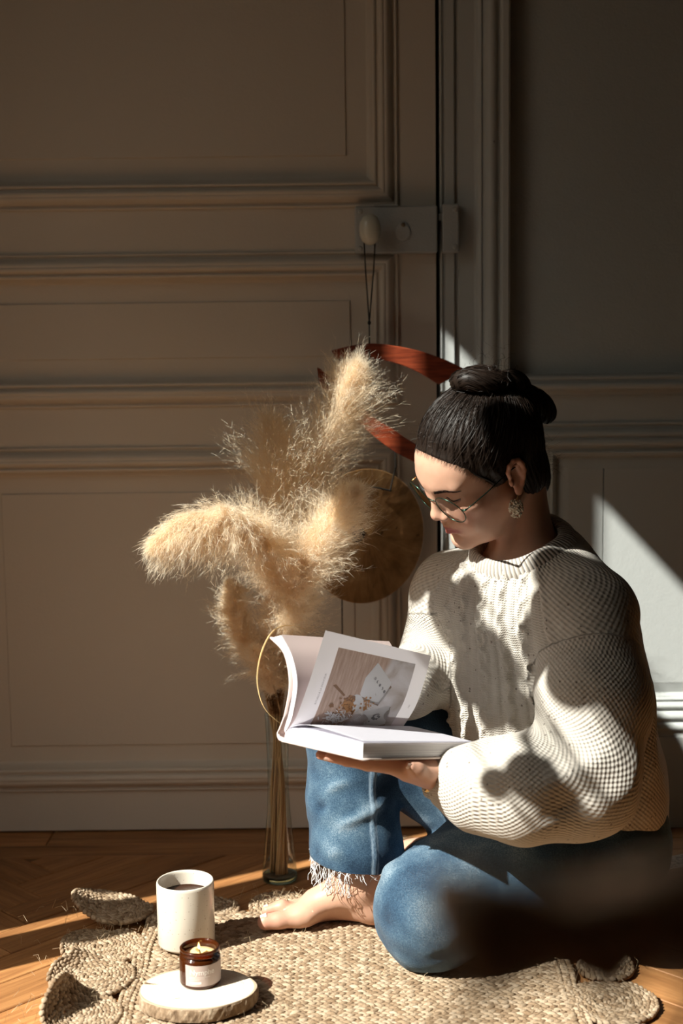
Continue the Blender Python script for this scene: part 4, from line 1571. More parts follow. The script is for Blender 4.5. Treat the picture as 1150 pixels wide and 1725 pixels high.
def page_text(txt, size, t0, s0, along='s', spacing=1.0):
    V, F = text_geo(txt, size)
    P = []
    for x, y, _ in V:
        if along == 's':
            P.append(leaf(t0 - y / BL, s0 + x / 0.155, 0.0004))
        else:
            P.append(leaf(t0 + x / BL, s0 + y / 0.145, 0.0004))
    mb.add(P, F)


page_text('RITUELS & LA DOUCEUR', 0.0042, 0.120, 0.330, 's')
M_INK = plain('grey_ink', (0.30, 0.30, 0.33), 0.6)
mb.build('margin_lettering', M_INK, leaf_page, world=True)['kind'] = 'stuff'
mb = MB()
page_text('141', 0.0048, 0.945, 0.400, 's')
mb.build('page_number', M_INK, leaf_page, world=True)['kind'] = 'stuff'
MB().tube(mk, 0.0004, 5).build('crease_mark', plain('pale_line', (0.80, 0.72, 0.68), 0.6), book, world=True)
# ------------------------------------------------------------------ implicit-surface modelling for the seated reader
import openvdb


class Field:
    def __init__(self, lo, hi, h):
        self.lo, self.h = np.array(lo, float), h
        self.n = np.ceil((np.array(hi) - self.lo) / h).astype(int) + 1
        self.a = np.full(self.n, 0.2, np.float32)
        self.ax = [np.float32(self.lo[i] + h * np.arange(self.n[i])) for i in range(3)]

    def box(self, lo, hi):
        i0 = np.clip(np.floor((np.array(lo) - self.lo) / self.h).astype(int), 0, self.n)
        i1 = np.clip(np.ceil((np.array(hi) - self.lo) / self.h).astype(int) + 1, 0, self.n)
        sl = tuple(slice(a, b) for a, b in zip(i0, i1))
        X, Y, Z = self.ax[0][sl[0]][:, None, None], self.ax[1][sl[1]][None, :, None], self.ax[2][sl[2]][None, None, :]
        return sl, X, Y, Z

    def put(self, fn, lo, hi, k, op='add'):
        m = k + 3 * self.h
        sl, X, Y, Z = self.box(np.array(lo) - m, np.array(hi) + m)
        if any(s.stop <= s.start for s in sl):
            return
        d = fn(X, Y, Z).astype(np.float32)
        a = self.a[sl]
        if op == 'add':
            q = np.maximum(k - np.abs(a - d), 0)
            self.a[sl] = np.minimum(a, d) - q * q * (0.25 / k)
        else:
            d = -d
            q = np.maximum(k - np.abs(a - d), 0)
            self.a[sl] = np.maximum(a, d) + q * q * (0.25 / k)

    def cone(self, a, b, ra, rb, k=0.012, op='add', flat=None):
        """round cone from a to b; flat=(axis vector, factor, centre) squeezes the section"""
        a, b = np.array(a, float), np.array(b, float)
        r = max(ra, rb)
        if flat is not None:
            n, f = np.array(flat[0], float), flat[1]
            n /= np.linalg.norm(n)
        ba = b - a
        L2 = float(ba @ ba) + 1e-12

        def fn(X, Y, Z):
            px, py, pz = X - a[0], Y - a[1], Z - a[2]
            t = np.clip((px * ba[0] + py * ba[1] + pz * ba[2]) / L2, 0, 1)
            qx, qy, qz = px - t * ba[0], py - t * ba[1], pz - t * ba[2]
            if flat is not None:
                c = (qx * n[0] + qy * n[1] + qz * n[2]) * (1 / f - 1)
                qx, qy, qz = qx + c * n[0], qy + c * n[1], qz + c * n[2]
            d = np.sqrt(qx * qx + qy * qy + qz * qz) - (ra + (rb - ra) * t)
            return d * (min(1.0, f) if flat is not None else 1)
        e = r * (max(1.0, f) if flat is not None else 1)
        self.put(fn, np.minimum(a, b) - e, np.maximum(a, b) + e, k, op)

    def ell(self, c, rad, R=None, k=0.012, op='add'):
        """ellipsoid with centre c, radii rad, R rows = its axes"""
        c, rad = np.array(c, float), np.array(rad, float)
        R = np.eye(3) if R is None else np.asarray(R)

        def fn(X, Y, Z):
            px, py, pz = X - c[0], Y - c[1], Z - c[2]
            l = [px * R[i, 0] + py * R[i, 1] + pz * R[i, 2] for i in range(3)]
            k0 = np.sqrt(sum((l[i] / rad[i]) ** 2 for i in range(3)))
            k1 = np.sqrt(sum((l[i] / rad[i] ** 2) ** 2 for i in range(3)))
            return k0 * (k0 - 1.0) / np.maximum(k1, 1e-6)
        e = np.sqrt(((R.T * rad) ** 2).sum(1))
        self.put(fn, c - e, c + e, k, op)

    def chain(self, pts, rad, k=0.012, op='add', flat=None):
        for i in range(len(pts) - 1):
            self.cone(pts[i], pts[i + 1], rad[i], rad[i + 1], k, op, flat)

    def sample(self, P):
        q = (np.asarray(P) - self.lo) / self.h
        q = np.clip(q, 0, self.n - 1.001)
        i = q.astype(int)
        f = q - i
        out = 0
        for dx in (0, 1):
            for dy in (0, 1):
                for dz in (0, 1):
                    w = (f[:, 0] if dx else 1 - f[:, 0]) * (f[:, 1] if dy else 1 - f[:, 1]) * (f[:, 2] if dz else 1 - f[:, 2])
                    out = out + w * self.a[i[:, 0] + dx, i[:, 1] + dy, i[:, 2] + dz]
        return out

    def grad(self, P, e=None):
        e = e or self.h
        G = np.stack([self.sample(P + np.eye(3)[i] * e) - self.sample(P - np.eye(3)[i] * e) for i in range(3)], 1)
        return unit(G)

    def mesh_lean(self, adapt):
        """like mesh(), with fewer faces where the surface is plain: quads and triangles as one list"""
        bg = 4 * self.h
        a = np.clip(self.a, -bg, bg).astype(np.float32)
        a[0], a[-1] = bg, bg
        a[:, 0], a[:, -1] = bg, bg
        a[:, :, 0], a[:, :, -1] = bg, bg
        g = openvdb.FloatGrid(bg)
        g.copyFromArray(np.ascontiguousarray(a), tolerance=0)
        g.transform = openvdb.createLinearTransform(voxelSize=self.h)
        V, T, Q = g.convertToPolygons(isovalue=0.0, adaptivity=adapt)
        V = np.asarray(V, float) + self.lo
        T, Q = np.asarray(T, int).reshape(-1, 3), np.asarray(Q, int).reshape(-1, 4)
        s = Q[:: max(1, len(Q) // 500)]
        n = np.cross(V[s[:, 1]] - V[s[:, 0]], V[s[:, 2]] - V[s[:, 0]])
        if (n * self.grad(V[s].mean(1))).sum() < 0:
            Q, T = Q[:, ::-1], T[:, ::-1]
        return V, T, Q

    def mesh(self):
        bg = 4 * self.h
        a = np.clip(self.a, -bg, bg).astype(np.float32)
        a[0], a[-1] = bg, bg
        a[:, 0], a[:, -1] = bg, bg
        a[:, :, 0], a[:, :, -1] = bg, bg
        g = openvdb.FloatGrid(bg)
        g.copyFromArray(np.ascontiguousarray(a), tolerance=0)
        g.transform = openvdb.createLinearTransform(voxelSize=self.h)
        V, Q = g.convertToQuads(isovalue=0.0)
        V = np.asarray(V, float) + self.lo
        Q = np.asarray(Q, int)
        # make the faces look outwards
        s = Q[:: max(1, len(Q) // 500)]
        n = np.cross(V[s[:, 1]] - V[s[:, 0]], V[s[:, 2]] - V[s[:, 0]])
        if (n * self.grad(V[s].mean(1))).sum() < 0:
            Q = Q[:, ::-1]
        return V, Q


def seg_t(P, a, b):
    a, b = np.array(a, float), np.array(b, float)
    ba = b - a
    t = np.clip(((P - a) @ ba) / (ba @ ba), 0, 1)
    return t, np.linalg.norm(P - a - t[:, None] * ba, axis=1)


def vnoise(P, scale, seed=0):
    """cheap smooth value noise: sum of a few random sines"""
    r = np.random.default_rng(seed)
    out = np.zeros(len(P))
    for _ in range(9):
        k = r.normal(size=3)
        k = k / np.linalg.norm(k) * scale * r.uniform(0.6, 1.6)
        out += np.sin(P @ k + r.uniform(0, 6.28))
    return out / 4.5


def creases(P, lst):
    """lst of (a, b, radius, depth): ridges (+) or furrows (-) along short bent lines"""
    d = np.zeros(len(P))
    for a, b, r, h in lst:
        t, q = seg_t(P, a, b)
        d += h * np.exp(-(q / r) ** 2) * np.sin(np.pi * np.clip(t * 0.9 + 0.05, 0, 1)) ** 0.5
    return d


# ------------------------------------------------------------------ the head's own axes (her left, forward, up)
HO = np.array([0.196, -0.470, 0.691])
HS = 0.933e-3
HL = np.array([0.556, -0.801, -0.223])
HF = np.array([-0.737, -0.350, -0.579])
HU = np.array([-0.385, -0.486, 0.785])
HR = np.array([HL, HF, HU])


def hp(x, y, z):
    return HO + HS * (x * HL + y * HF + z * HU)


def hl(P):
    return ((np.asarray(P) - HO) @ HR.T) / HS


person = empty('person', (0.36, -0.40, 0.012), label='seated woman with dark hair in a bun, cream cable sweater and blue jeans, reading', cat='person')

# joints (world metres)
NECK = np.array([0.262, -0.425, 0.560])
SHL, SHR = np.array([0.335, -0.520, 0.490]), np.array([0.168, -0.332, 0.482])
ELL, WRL = np.array([0.312, -0.632, 0.292]), np.array([0.140, -0.607, 0.283])
ELR, WRR = np.array([0.150, -0.330, 0.365]), np.array([0.070, -0.425, 0.368])
PEL = np.array([0.360, -0.365, 0.125])
HIPL, HIPR = np.array([0.345, -0.425, 0.120]), np.array([0.305, -0.300, 0.125])
KNL, ANL = np.array([0.118, -0.575, 0.090]), np.array([0.165, -0.300, 0.060])
KNR, ANR = np.array([0.015, -0.390, 0.292]), np.array([0.022, -0.430, 0.100])
# ------------------------------------------------------------------ body: one continuous surface
def build_body():
    B = Field((-0.150, -0.725, 0.004), (0.43, -0.195, 0.845), 0.00175)
    S = HS
    # trunk and limbs hidden in the clothes
    B.chain([NECK + [0.0, 0.0, -0.05], [0.285, -0.41, 0.38], [0.33, -0.39, 0.22], PEL], [0.075, 0.095, 0.10, 0.105], 0.03)
    B.cone(SHL + [-.01, .01, 0], SHR, 0.045, 0.045, 0.04)
    B.chain([SHL, ELL, WRL + [0.01, 0, 0]], [0.043, 0.034, 0.023], 0.02)
    B.chain([SHR, ELR, WRR], [0.040, 0.033, 0.023], 0.02)
    B.chain([HIPL, KNL, ANL], [0.080, 0.052, 0.034], 0.02)
    B.chain([HIPR, KNR, ANR], [0.078, 0.052, 0.0315], 0.02)
    # chest and throat that show in the neckline
    B.ell([0.262, -0.425, 0.485], (0.072, 0.066, 0.065), k=0.03)
    B.chain([hp(0, -30, -10), hp(0, -38, -55), NECK + [0.002, 0, 0.0], NECK + [0.01, 0.0, -0.06]], [0.048, 0.0440, 0.0440, 0.068], 0.02)
    B.cone(hp(36, -18, -30), NECK + [-0.040, -0.030, -0.030], 0.010, 0.008, 0.014)     # neck tendon
    B.cone(NECK + [-0.040, -0.045, -0.030], SHL + [-.03, .0, 0.015], 0.010, 0.010, 0.02)  # collar bone
    # skull and face
    h = lambda c, r, k=12, op='add', R=HR: B.ell(hp(*c), np.array(r) * S, R, k * S, op)
    co = lambda a, b, ra, rb, k=10, op='add': B.cone(hp(*a), hp(*b), ra * S, rb * S, k * S, op)
    h((0, -10, 50), (69, 88, 69), 20)
    h((0, 44, 42), (60, 49, 47), 20)
    h((0, 36, -14), (58, 56, 80), 22)
    for s in (1, -1):
        co((s * 50, 6, -40), (s * 30, 52, -72), 17, 15, 22)
        co((s * 30, 52, -72), (s * 9, 76, -86), 15, 13, 20)
        h((s * 40, 62, -8), (20, 19, 17), 18)
        h((s * 30, 72, -36), (18, 14, 20), 18)
        co((s * 10, 86, 33), (s * 40, 74, 34), 7.5, 6.5, 14)
    h((0, 77, -83), (17, 15, 13), 14)
    for s in (1, -1):
        h((s * 32, 94, 13), (16, 13, 11.5), 12, 'sub')
    for s in (1, -1):
        h((s * 31.5, 70.5, 13), (14.2, 13.6, 13.0), 5)                 # lids over the eyeballs, looking down
        co((s * 18, 83.5, 5.5), (s * 44, 76, 5.5), 1.6, 1.2, 4)          # lower lid fold
        co((s * 18, 83, 21), (s * 46, 73, 20), 2.6, 2.2, 6)              # fold above the lid
    # nose
    co((0, 86, 26), (0, 100, -12), 7.0, 7.6, 9)
    h((0, 101.5, -16), (9.6, 9.2, 8.4), 7)
    for s in (1, -1):
        h((s * 11.0, 95, -20), (7.0, 9.0, 6.5), 5)
        h((s * 6.2, 100, -26), (3.4, 4.6, 3.0), 2.5, 'sub')
        co((s * 15, 88, -26), (s * 27, 80, -44), 1.4, 1.0, 9, 'sub')      # fold from nose to mouth
    # mouth
    h((0, 80, -50), (25, 15, 19), 14)
    co((0, 95.5, -33), (0, 95, -42), 1.4, 1.8, 6, 'sub')
    for s in (1, -1):
        co((s * 3, 95.4, -45.6), (s * 26, 84, -49.0), 3.8, 1.6, 3.5)
        co((0, 94.6, -54.8), (s * 23, 84.5, -51.4), 5.2, 1.8, 3.5)
        co((0, 99.8, -50.2), (s * 29, 84.0, -48.4), 0.9, 0.8, 2.2, 'sub')
        h((s * 31, 78, -48), (4, 4, 4), 6, 'sub')
    h((0, 96, -67), (14, 9, 5.5), 8, 'sub')
    h((0, 83, -84), (13, 11, 11), 9)
    # ears
    for s in (1, -1):
        h((s * 71, -6, 0), (5, 13, 23), 5)
        n = 12
        pts = []
        for i in range(n):
            a = math.radians(-40 + 255 * i / (n - 1))
            pts.append((s * (75.5 + 3 * math.sin(max(0, a)) - (1.5 if i < 1 else 0)), -8 - 15.5 * math.cos(a + 1.75) * 1.0 - 2, 4 + 27 * math.sin(a + 0.0) * 0.95))
        ring = [(s * (74.0 + 4.5 * q), yy, zz) for q, yy, zz in
                [(0, 6, 8), (.5, 7, 20), (.9, 1, 30), (1, -9, 33), (1, -18, 28), (1, -22, 16), (.9, -21, 3), (.6, -16, -8), (.4, -9, -18), (.2, -2, -25)]]
        ring = [(xx, -6 + 0.88 * (yy + 6), 1 + 0.88 * zz) for xx, yy, zz in ring]
        for p, q in zip(ring[:-1], ring[1:]):
            co(p, q, 3.6, 3.6, 2.5)
        h((s * 74, 0, -22), (4.2, 7, 9), 4)
        h((s * 79, -6, 6), (5, 8, 13), 4, 'sub')
        co((s * 76, -13, 18), (s * 76, -14, 0), 2.6, 2.8, 3)
        h((s * 75, 7, -2), (3.5, 4, 6), 3)
    # left hand, palm up under the book: index nearest the camera
    B.cone(WRL + [0.012, 0, 0], [0.112, -0.617, 0.298], 0.0215, 0.0195, 0.012, flat=([0.1158, 0.1669, 0.9792], 0.72))
    mcp = dict(index=[0.066, -0.648, 0.3125], middle=[0.062, -0.629, 0.3120], ring=[0.066, -0.610, 0.3095], pinky=[0.076, -0.592, 0.3060])
    for m in mcp.values():
        B.cone([0.116, -0.617, 0.296], m, 0.0165, 0.0108, 0.012, flat=([0.1158, 0.1669, 0.9792], 0.85))
    fingers = dict(index=([0.030, -0.657, 0.3200], [0.004, -0.660, 0.3265], [-0.019, -0.661, 0.3315]),
                   middle=([0.022, -0.636, 0.3185], [-0.007, -0.640, 0.3245], [-0.031, -0.642, 0.3290]),
                   ring=([0.029, -0.615, 0.3155], [0.003, -0.618, 0.3205], [-0.019, -0.619, 0.3240]),
                   pinky=([0.048, -0.594, 0.3110], [0.029, -0.595, 0.3150], [0.012, -0.595, 0.3180]))
    for nme, j in fingers.items():
        t = 0.86 if nme == 'pinky' else 1.0
        B.chain([mcp[nme], *j], [0.0098 * t, 0.0086 * t, 0.0078 * t, 0.0066 * t], 0.004)
    B.chain([[0.124, -0.628, 0.292], [0.106, -0.648, 0.302], [0.094, -0.662, 0.3130], [0.085, -0.670, 0.3205]], [0.0130, 0.0095, 0.0078, 0.0066], 0.012)
    B.cone([0.120, -0.625, 0.292], [0.084, -0.645, 0.3050], 0.0135, 0.0115, 0.016)
    # right hand behind the raised page
    B.cone(WRR, [0.040, -0.452, 0.372], 0.0200, 0.0170, 0.012)
    for i, (dy, ln) in enumerate(((0, .052), (.004, .058), (.008, .054), (.012, .042))):
        p0 = np.array([0.034, -0.462 + i * 0.004, 0.392 - i * 0.018])
        B.chain([[0.045, -0.448, 0.374], p0, p0 + [-ln * .5, -0.012, 0.004], p0 + [-ln, -0.030, 0.002]], [0.014, 0.0095, 0.0083, 0.0068], 0.005)
    B.chain([[0.050, -0.455, 0.385], [0.035, -0.475, 0.408], [0.022, -0.492, 0.418]], [0.0120, 0.0095, 0.0080], 0.007)
    # right foot on the rug, toes to the left, inner side to the camera
    z0 = 0.0122
    f = lambda x, y, z: np.array([x, y, z + z0])
    B.chain([ANR + [0.0, 0.0, 0.03], f(0.024, -0.430, 0.070), f(0.034, -0.432, 0.030)], [0.0335, 0.0335, 0.0290], 0.020)
    B.ell(f(0.046, -0.434, 0.026), (0.029, 0.0265, 0.0265), k=0.018)                     # heel
    B.cone(f(0.020, -0.432, 0.055), f(-0.045, -0.436, 0.030), 0.0300, 0.0220, 0.022)     # instep
    B.cone(f(0.020, -0.420, 0.040), f(-0.040, -0.415, 0.020), 0.0250, 0.0170, 0.022)
    B.cone(f(0.010, -0.420, 0.016), f(-0.045, -0.418, 0.014), 0.0160, 0.0140, 0.018)
    B.ell(f(-0.062, -0.452, 0.0195), (0.0260, 0.0190, 0.0185), k=0.014)                  # ball of the big toe
    B.ell(f(-0.056, -0.422, 0.0160), (0.0240, 0.0230, 0.0155), k=0.014)
    B.ell(f(0.024, -0.461, 0.060), (0.011, 0.008, 0.012), k=0.016)                       # inner ankle bone
    B.cone(f(-0.005, -0.462, 0.010), f(-0.036, -0.468, 0.006), 0.012, 0.010, 0.014, 'sub')   # arch
    B.chain([f(-0.072, -0.457, 0.0170), f(-0.098, -0.463, 0.0160), f(-0.118, -0.465, 0.0145)], [0.0145, 0.0118, 0.0118], 0.006)
    for i, (x, y) in enumerate(((-0.116, -0.440), (-0.108, -0.424), (-0.098, -0.410), (-0.086, -0.398))):
        r = (0.0090, 0.0082, 0.0078, 0.0074)[i]
        lift = (0.0115, 0.003, 0.001, 0.0)[i]
        B.chain([f(-0.066 + .005 * i, y + 0.004, 0.0150), f(x + 0.022, y + 0.001, 0.0160 + lift), f(x, y, 0.0095 + lift)], [0.0105, r, r * 0.98], 0.005)
    # left foot tucked under the right thigh
    B.chain([ANL, [0.150, -0.272, 0.052], [0.105, -0.262, 0.040], [0.060, -0.262, 0.032], [0.028, -0.266, 0.028]], [0.032, 0.031, 0.029, 0.024, 0.015], 0.02)
    for i in range(5):
        y = -0.283 + i * 0.011
        B.cone([0.046, y, 0.030 - .002 * i], [0.010 + .005 * i, y - .002, 0.024], 0.0095, 0.0075, 0.004)
    return B


BODY = build_body()
V, TB_, Q = BODY.mesh_lean(0.04)
t = NT('skin')
co = t.coord('Object')
blush, lip = t.attr('blush'), t.attr('lip')
n1 = t.noise(co, 90.0, 4.0)
c = t.mix(t.math('MULTIPLY', n1, 0.5), (0.62, 0.375, 0.265), (0.54, 0.295, 0.205))
c = t.mix(t.math('MULTIPLY', blush, 0.55), c, (0.50, 0.185, 0.13))
c = t.mix(t.math('MULTIPLY', lip, 0.95), c, (0.36, 0.095, 0.085))
t.set(color=c, rough=0.45, spec=0.35, sss=0.12)
t.b.inputs['Subsurface Radius'].default_value = (0.008, 0.003, 0.0015)
t.b.inputs['Subsurface Scale'].default_value = 0.6
t.bump(t.noise(co, 900.0, 2.0), 0.0003, 0.3)
M_SKIN = t.mat
body = mesh_obj('body', V, Q.tolist() + TB_.tolist(), M_SKIN, person, smooth=True, world=True)
Lc = hl(V)
inhead = (np.abs(Lc[:, 0]) < 75) & (Lc[:, 1] > 40) & (np.abs(Lc[:, 2]) < 110)
ax = np.abs(Lc[:, 0])
mz = -50.2 + 1.6 * (ax / 28.0) ** 2
up_l = np.clip(1 - ax / 28.0, 0, 1)
lipm = ((Lc[:, 2] < mz + 7.2 * up_l ** 0.6) & (Lc[:, 2] > mz - 10.0 * up_l ** 0.6) & (Lc[:, 1] > 83) & (ax < 27.5) & inhead).astype(float)
# soften by neighbours
e = np.concatenate([Q[:, [0, 1]], Q[:, [1, 2]], Q[:, [2, 3]], Q[:, [3, 0]], TB_[:, [0, 1]], TB_[:, [1, 2]], TB_[:, [2, 0]]])
for _ in range(2):
    s = np.zeros(len(V))
    cnt = np.zeros(len(V))
    np.add.at(s, e[:, 0], lipm[e[:, 1]])
    np.add.at(cnt, e[:, 0], 1)
    lipm = 0.5 * lipm + 0.5 * s / np.maximum(cnt, 1)
uvattr(body, 'lip', lipm)
bl = np.exp(-((ax - 42) ** 2 / 500 + (Lc[:, 2] + 18) ** 2 / 500)) * inhead * 0.8
bl += np.exp(-(Lc[:, 0] ** 2 / 150 + (Lc[:, 1] - 108) ** 2 / 200 + (Lc[:, 2] + 18) ** 2 / 150)) * 0.35
bl += ((ax > 66) & (Lc[:, 1] < 20) & (Lc[:, 1] > -40) & (np.abs(Lc[:, 2]) < 40)) * 0.55
foot = (V[:, 2] < 0.06) & (V[:, 0] < 0.08) & (V[:, 1] < -0.38)
bl += foot * np.clip((-0.07 - V[:, 0]) / 0.05, 0, 1) * 0.8
bl += foot * np.clip((0.024 - V[:, 2]) / 0.012, 0, 1) * 0.4
handm = (V[:, 1] < -0.57) & (V[:, 0] < 0.13) & (V[:, 2] > 0.25) & (V[:, 2] < 0.36)
bl += handm * np.clip((0.03 - V[:, 0]) / 0.05, 0, 1) * 0.5 + handm * 0.25
uvattr(body, 'blush', np.clip(bl, 0, 1))

# eyebrows, lashes
M_HAIR = NT('dark_brown_hair').set(color=(0.014, 0.0085, 0.006), rough=0.36, spec=0.5).mat

M_BROW = plain('brow_hair', (0.020, 0.012, 0.009), 0.9, spec=0.05)


def on_face(x, y0, z, off=0.0):
    """march from in front of the face back to the skin"""
    lo, hi = y0, y0 - 40
    P = np.array([hp(x, yy, z) for yy in np.linspace(lo, hi, 80)])
    d = BODY.sample(P)
    i = int(np.argmax(d < off))
    return P[max(i, 1)]


for s in (1, -1):
    mb = MB()
    for k in range(210):
        f = random.random()
        x = 12 + 36 * f
        zc = 29.5 + 5.5 * math.sin(f * 2.3) - 5.0 * max(0, f - 0.6)
        w = 4.0 * (1 - f) ** 0.6 + 0.8
        z = zc + random.uniform(-.5, .5) * w * 1.25
        p0 = on_face(s * x, 112, z, 0.0002)
        p1 = on_face(s * (x + 4.5), 112, z + 1.6 * (1 - 1.5 * f), 0.0010)
        mb.tube([p0, (p0 + p1) / 2 + 0.0003 * HF, p1], [0.00033, 0.00028, 0.0001], 3, cap=False)
    o = mb.build('eyebrow', M_BROW, person, world=True)
    o['kind'] = 'stuff'
    mb = MB()
    base = []
    for i in range(15):
        f = i / 14
        base.append(on_face(s * (19.5 + 26.5 * f), 108, 13.5 - 3.4 * math.sin(math.pi * f) + 2.2 * f, 0.0002))
    mb.tube(base, np.r_[0.0003, np.full(12, 0.0010), 0.0007, 0.0004], 6)
    for i in range(26):
        f = (i + .5) / 26
        p = on_face(s * (19.5 + 26.5 * f), 108, 13.5 - 3.4 * math.sin(math.pi * f) + 2.2 * f, 0.0002)
        d = HF * 0.8 - HU * 0.45 + HL * s * (f - 0.35) * 0.9
        d /= np.linalg.norm(d)
        mb.tube([p, p + d * 0.0035, p + d * 0.0065 + HU * 0.0012], [0.00025, 0.0002, 0.00006], 3, cap=False)
    o = mb.build('eyelashes', M_HAIR, person, world=True)
    o['kind'] = 'stuff'
# toe nail and finger nails
M_NAIL = plain('nail', (0.72, 0.50, 0.42), 0.25)


def nail(c, n, d, w, l):
    c, n, d = np.array(c, float), unit(np.array(n, float)), unit(np.array(d, float))
    n = unit(n - d * (n @ d))
    s = np.cross(n, d)
    V, F = [], []
    for i in range(5):
        for k in range(5):
            a, b = (k / 4 - .5), (i / 4 - .5)
            V.append(c + s * w * a * (1 - 0.25 * max(0, b * 2) ** 2) + d * l * b - n * w * (a * a) * 0.75)
    for i in range(4):
        for k in range(4):
            F.append((i * 5 + k, i * 5 + k + 1, i * 5 + k + 6, i * 5 + k + 5))
    mesh_obj('nail', V, F, M_NAIL, person, smooth=True, world=True)


nail([-0.1215, -0.4655, 0.0122 + 0.0262], [-0.35, -0.1, 1], [-1, -0.05, -0.35], 0.0125, 0.0105)
nail([-0.1190, -0.4395, 0.0122 + 0.0300], [-0.3, -0.05, 1], [-1, -0.05, -0.4], 0.008, 0.007)
nail([-0.0225, -0.6655, 0.3280], [-0.2, -0.75, -0.65], [-1, 0.0, 0.15], 0.0085, 0.009)
nail([0.0840, -0.6765, 0.3215], [-0.3, -1.0, 0.1], [-0.8, -0.5, 0.4], 0.009, 0.010)
# ------------------------------------------------------------------ jeans
J = Field((-0.095, -0.725, 0.0124), (0.50, -0.175, 0.43), 0.0026)
J.ell([0.355, -0.365, 0.135], (0.125, 0.150, 0.125), k=0.04)
J.chain([HIPL + [0.01, 0.0, 0.0], (HIPL + KNL) / 2 + [0.0, 0.0, 0.012], KNL], [0.118, 0.101, 0.0740], 0.03)
J.ell(KNL + [-0.002, 0.0, -0.004], (0.066, 0.068, 0.076), k=0.03)
J.ell(KNL + [0.020, 0.030, 0.050], (0.050, 0.050, 0.034), k=0.03)
J.chain([KNL + [0.0, 0.02, -0.02], [0.140, -0.43, 0.070], ANL + [-0.004, -0.03, 0.0]], [0.066, 0.060, 0.050], 0.025)
J.chain([HIPR, (HIPR + KNR) / 2 + [0.01, 0, 0.0], KNR + [0.01, 0.0, -0.012]], [0.105, 0.088, 0.070], 0.03)
J.ell(KNR + [0.0, -0.005, 0.0], (0.068, 0.064, 0.070), k=0.03)
J.chain([KNR + [0.0, -0.002, -0.01], [0.010, -0.410, 0.190], [0.014, -0.430, 0.122], [0.014, -0.433, 0.090]], [0.068, 0.0650, 0.0655, 0.0680], 0.012)
# frayed hem: cut the leg open above the ankle, a little higher at the front
hn = unit(np.array([0.13, -0.10, 1.0]))
hc = np.array([0.014, -0.433, 0.113])
J.put(lambda X, Y, Z: np.maximum((X - hc[0]) * hn[0] + (Y - hc[1]) * hn[1] + (Z - hc[2]) * hn[2], np.maximum(np.abs(X - hc[0]) - 0.09, np.abs(Y - hc[1]) - 0.077)), hc - [.09, .077, .11], hc + [.09, .077, .05], 0.003, 'sub')
J.chain([[0.016, -0.432, 0.085], [0.014, -0.429, 0.150], [0.012, -0.425, 0.165]], [0.0625, 0.0550, 0.040], 0.003, 'sub')
hn2 = unit(np.array([0.03, 0.27, -0.01]))
V, Q = J.mesh()
N = J.grad(V)
# wrinkles
d = 0.0033 * vnoise(V * np.array([1, 1, 0.5]), 62, 3) + 0.0011 * vnoise(V, 160, 4)
kn = [  # fans of creases behind the knees and at the hip
    ([0.075, -0.44, 0.25], [-0.03, -0.47, 0.225], 0.008, 0.0040), ([0.070, -0.45, 0.225], [-0.04, -0.46, 0.195], 0.008, -0.0040),
    ([0.070, -0.46, 0.205], [-0.02, -0.49, 0.172], 0.008, 0.0035), ([-0.04, -0.43, 0.265], [0.03, -0.47, 0.20], 0.007, 0.0030),
    ([0.06, -0.46, 0.15], [-0.02, -0.49, 0.138], 0.008, 0.0030), ([-0.05, -0.42, 0.16], [0.0, -0.49, 0.145], 0.007, -0.0025),
    ([0.10, -0.57, 0.165], [0.135, -0.52, 0.17], 0.006, 0.0035), ([0.075, -0.56, 0.155], [0.12, -0.50, 0.165], 0.006, -0.0035),
    ([0.13, -0.60, 0.155], [0.165, -0.53, 0.185], 0.007, 0.0030), ([0.06, -0.54, 0.13], [0.08, -0.49, 0.135], 0.006, 0.0035),
    ([0.30, -0.53, 0.18], [0.24, -0.50, 0.225], 0.010, 0.0040), ([0.33, -0.54, 0.15], [0.26, -0.53, 0.21], 0.010, -0.0040)]
kn += [([0.055, -0.56, 0.145], [0.10, -0.635, 0.10], 0.012, 0.005), ([0.09, -0.545, 0.172], [0.15, -0.60, 0.155], 0.010, -0.004), ([0.17, -0.50, 0.20], [0.25, -0.56, 0.18], 0.012, 0.004), ([0.05, -0.58, 0.06], [0.13, -0.65, 0.05], 0.012, -0.003), ([0.20, -0.50, 0.215], [0.16, -0.60, 0.13], 0.014, -0.004)]
d += 1.5 * creases(V, kn)
# side seam of the right leg and long seam of the left thigh
axx = np.interp(V[:, 2], [0.10, 0.19, 0.29], [0.014, 0.010, 0.015])
axy = np.interp(V[:, 2], [0.10, 0.19, 0.29], [-0.433, -0.410, -0.392])
ra = np.hypot(V[:, 0] - axx, V[:, 1] - axy)
qs = np.abs(np.arctan2(V[:, 1] - axy, V[:, 0] - axx) + math.radians(65)) * ra
front = (V[:, 1] < -0.42) & (ra < 0.085) & (V[:, 2] > 0.085) & (V[:, 2] < 0.33)
d += 0.0016 * np.exp(-(qs / 0.0040) ** 2) * front
V = V + N * d[:, None]
V[:, 2] = np.maximum(V[:, 2], 0.0126)
t = NT('blue_denim')
co = t.coord('Object')
fade = t.attr('fade')
tw = t.n('ShaderNodeTexWave', wave_type='BANDS', bands_direction='DIAGONAL', ins={'Scale': 260.0, 'Distortion': 9.0, 'Detail': 3.0, 'Detail Scale': 3.0})
t.put(tw.inputs['Vector'], co)
nz = t.noise(co, 560.0, 3.0, 0.75)
nb_ = t.noise(co, 28.0, 4.0, 0.6)
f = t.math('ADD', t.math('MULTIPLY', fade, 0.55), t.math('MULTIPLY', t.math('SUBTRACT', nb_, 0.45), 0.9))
f = t.math('ADD', f, t.math('MULTIPLY', t.math('SUBTRACT', nz, 0.5), 1.7), clamp=True)
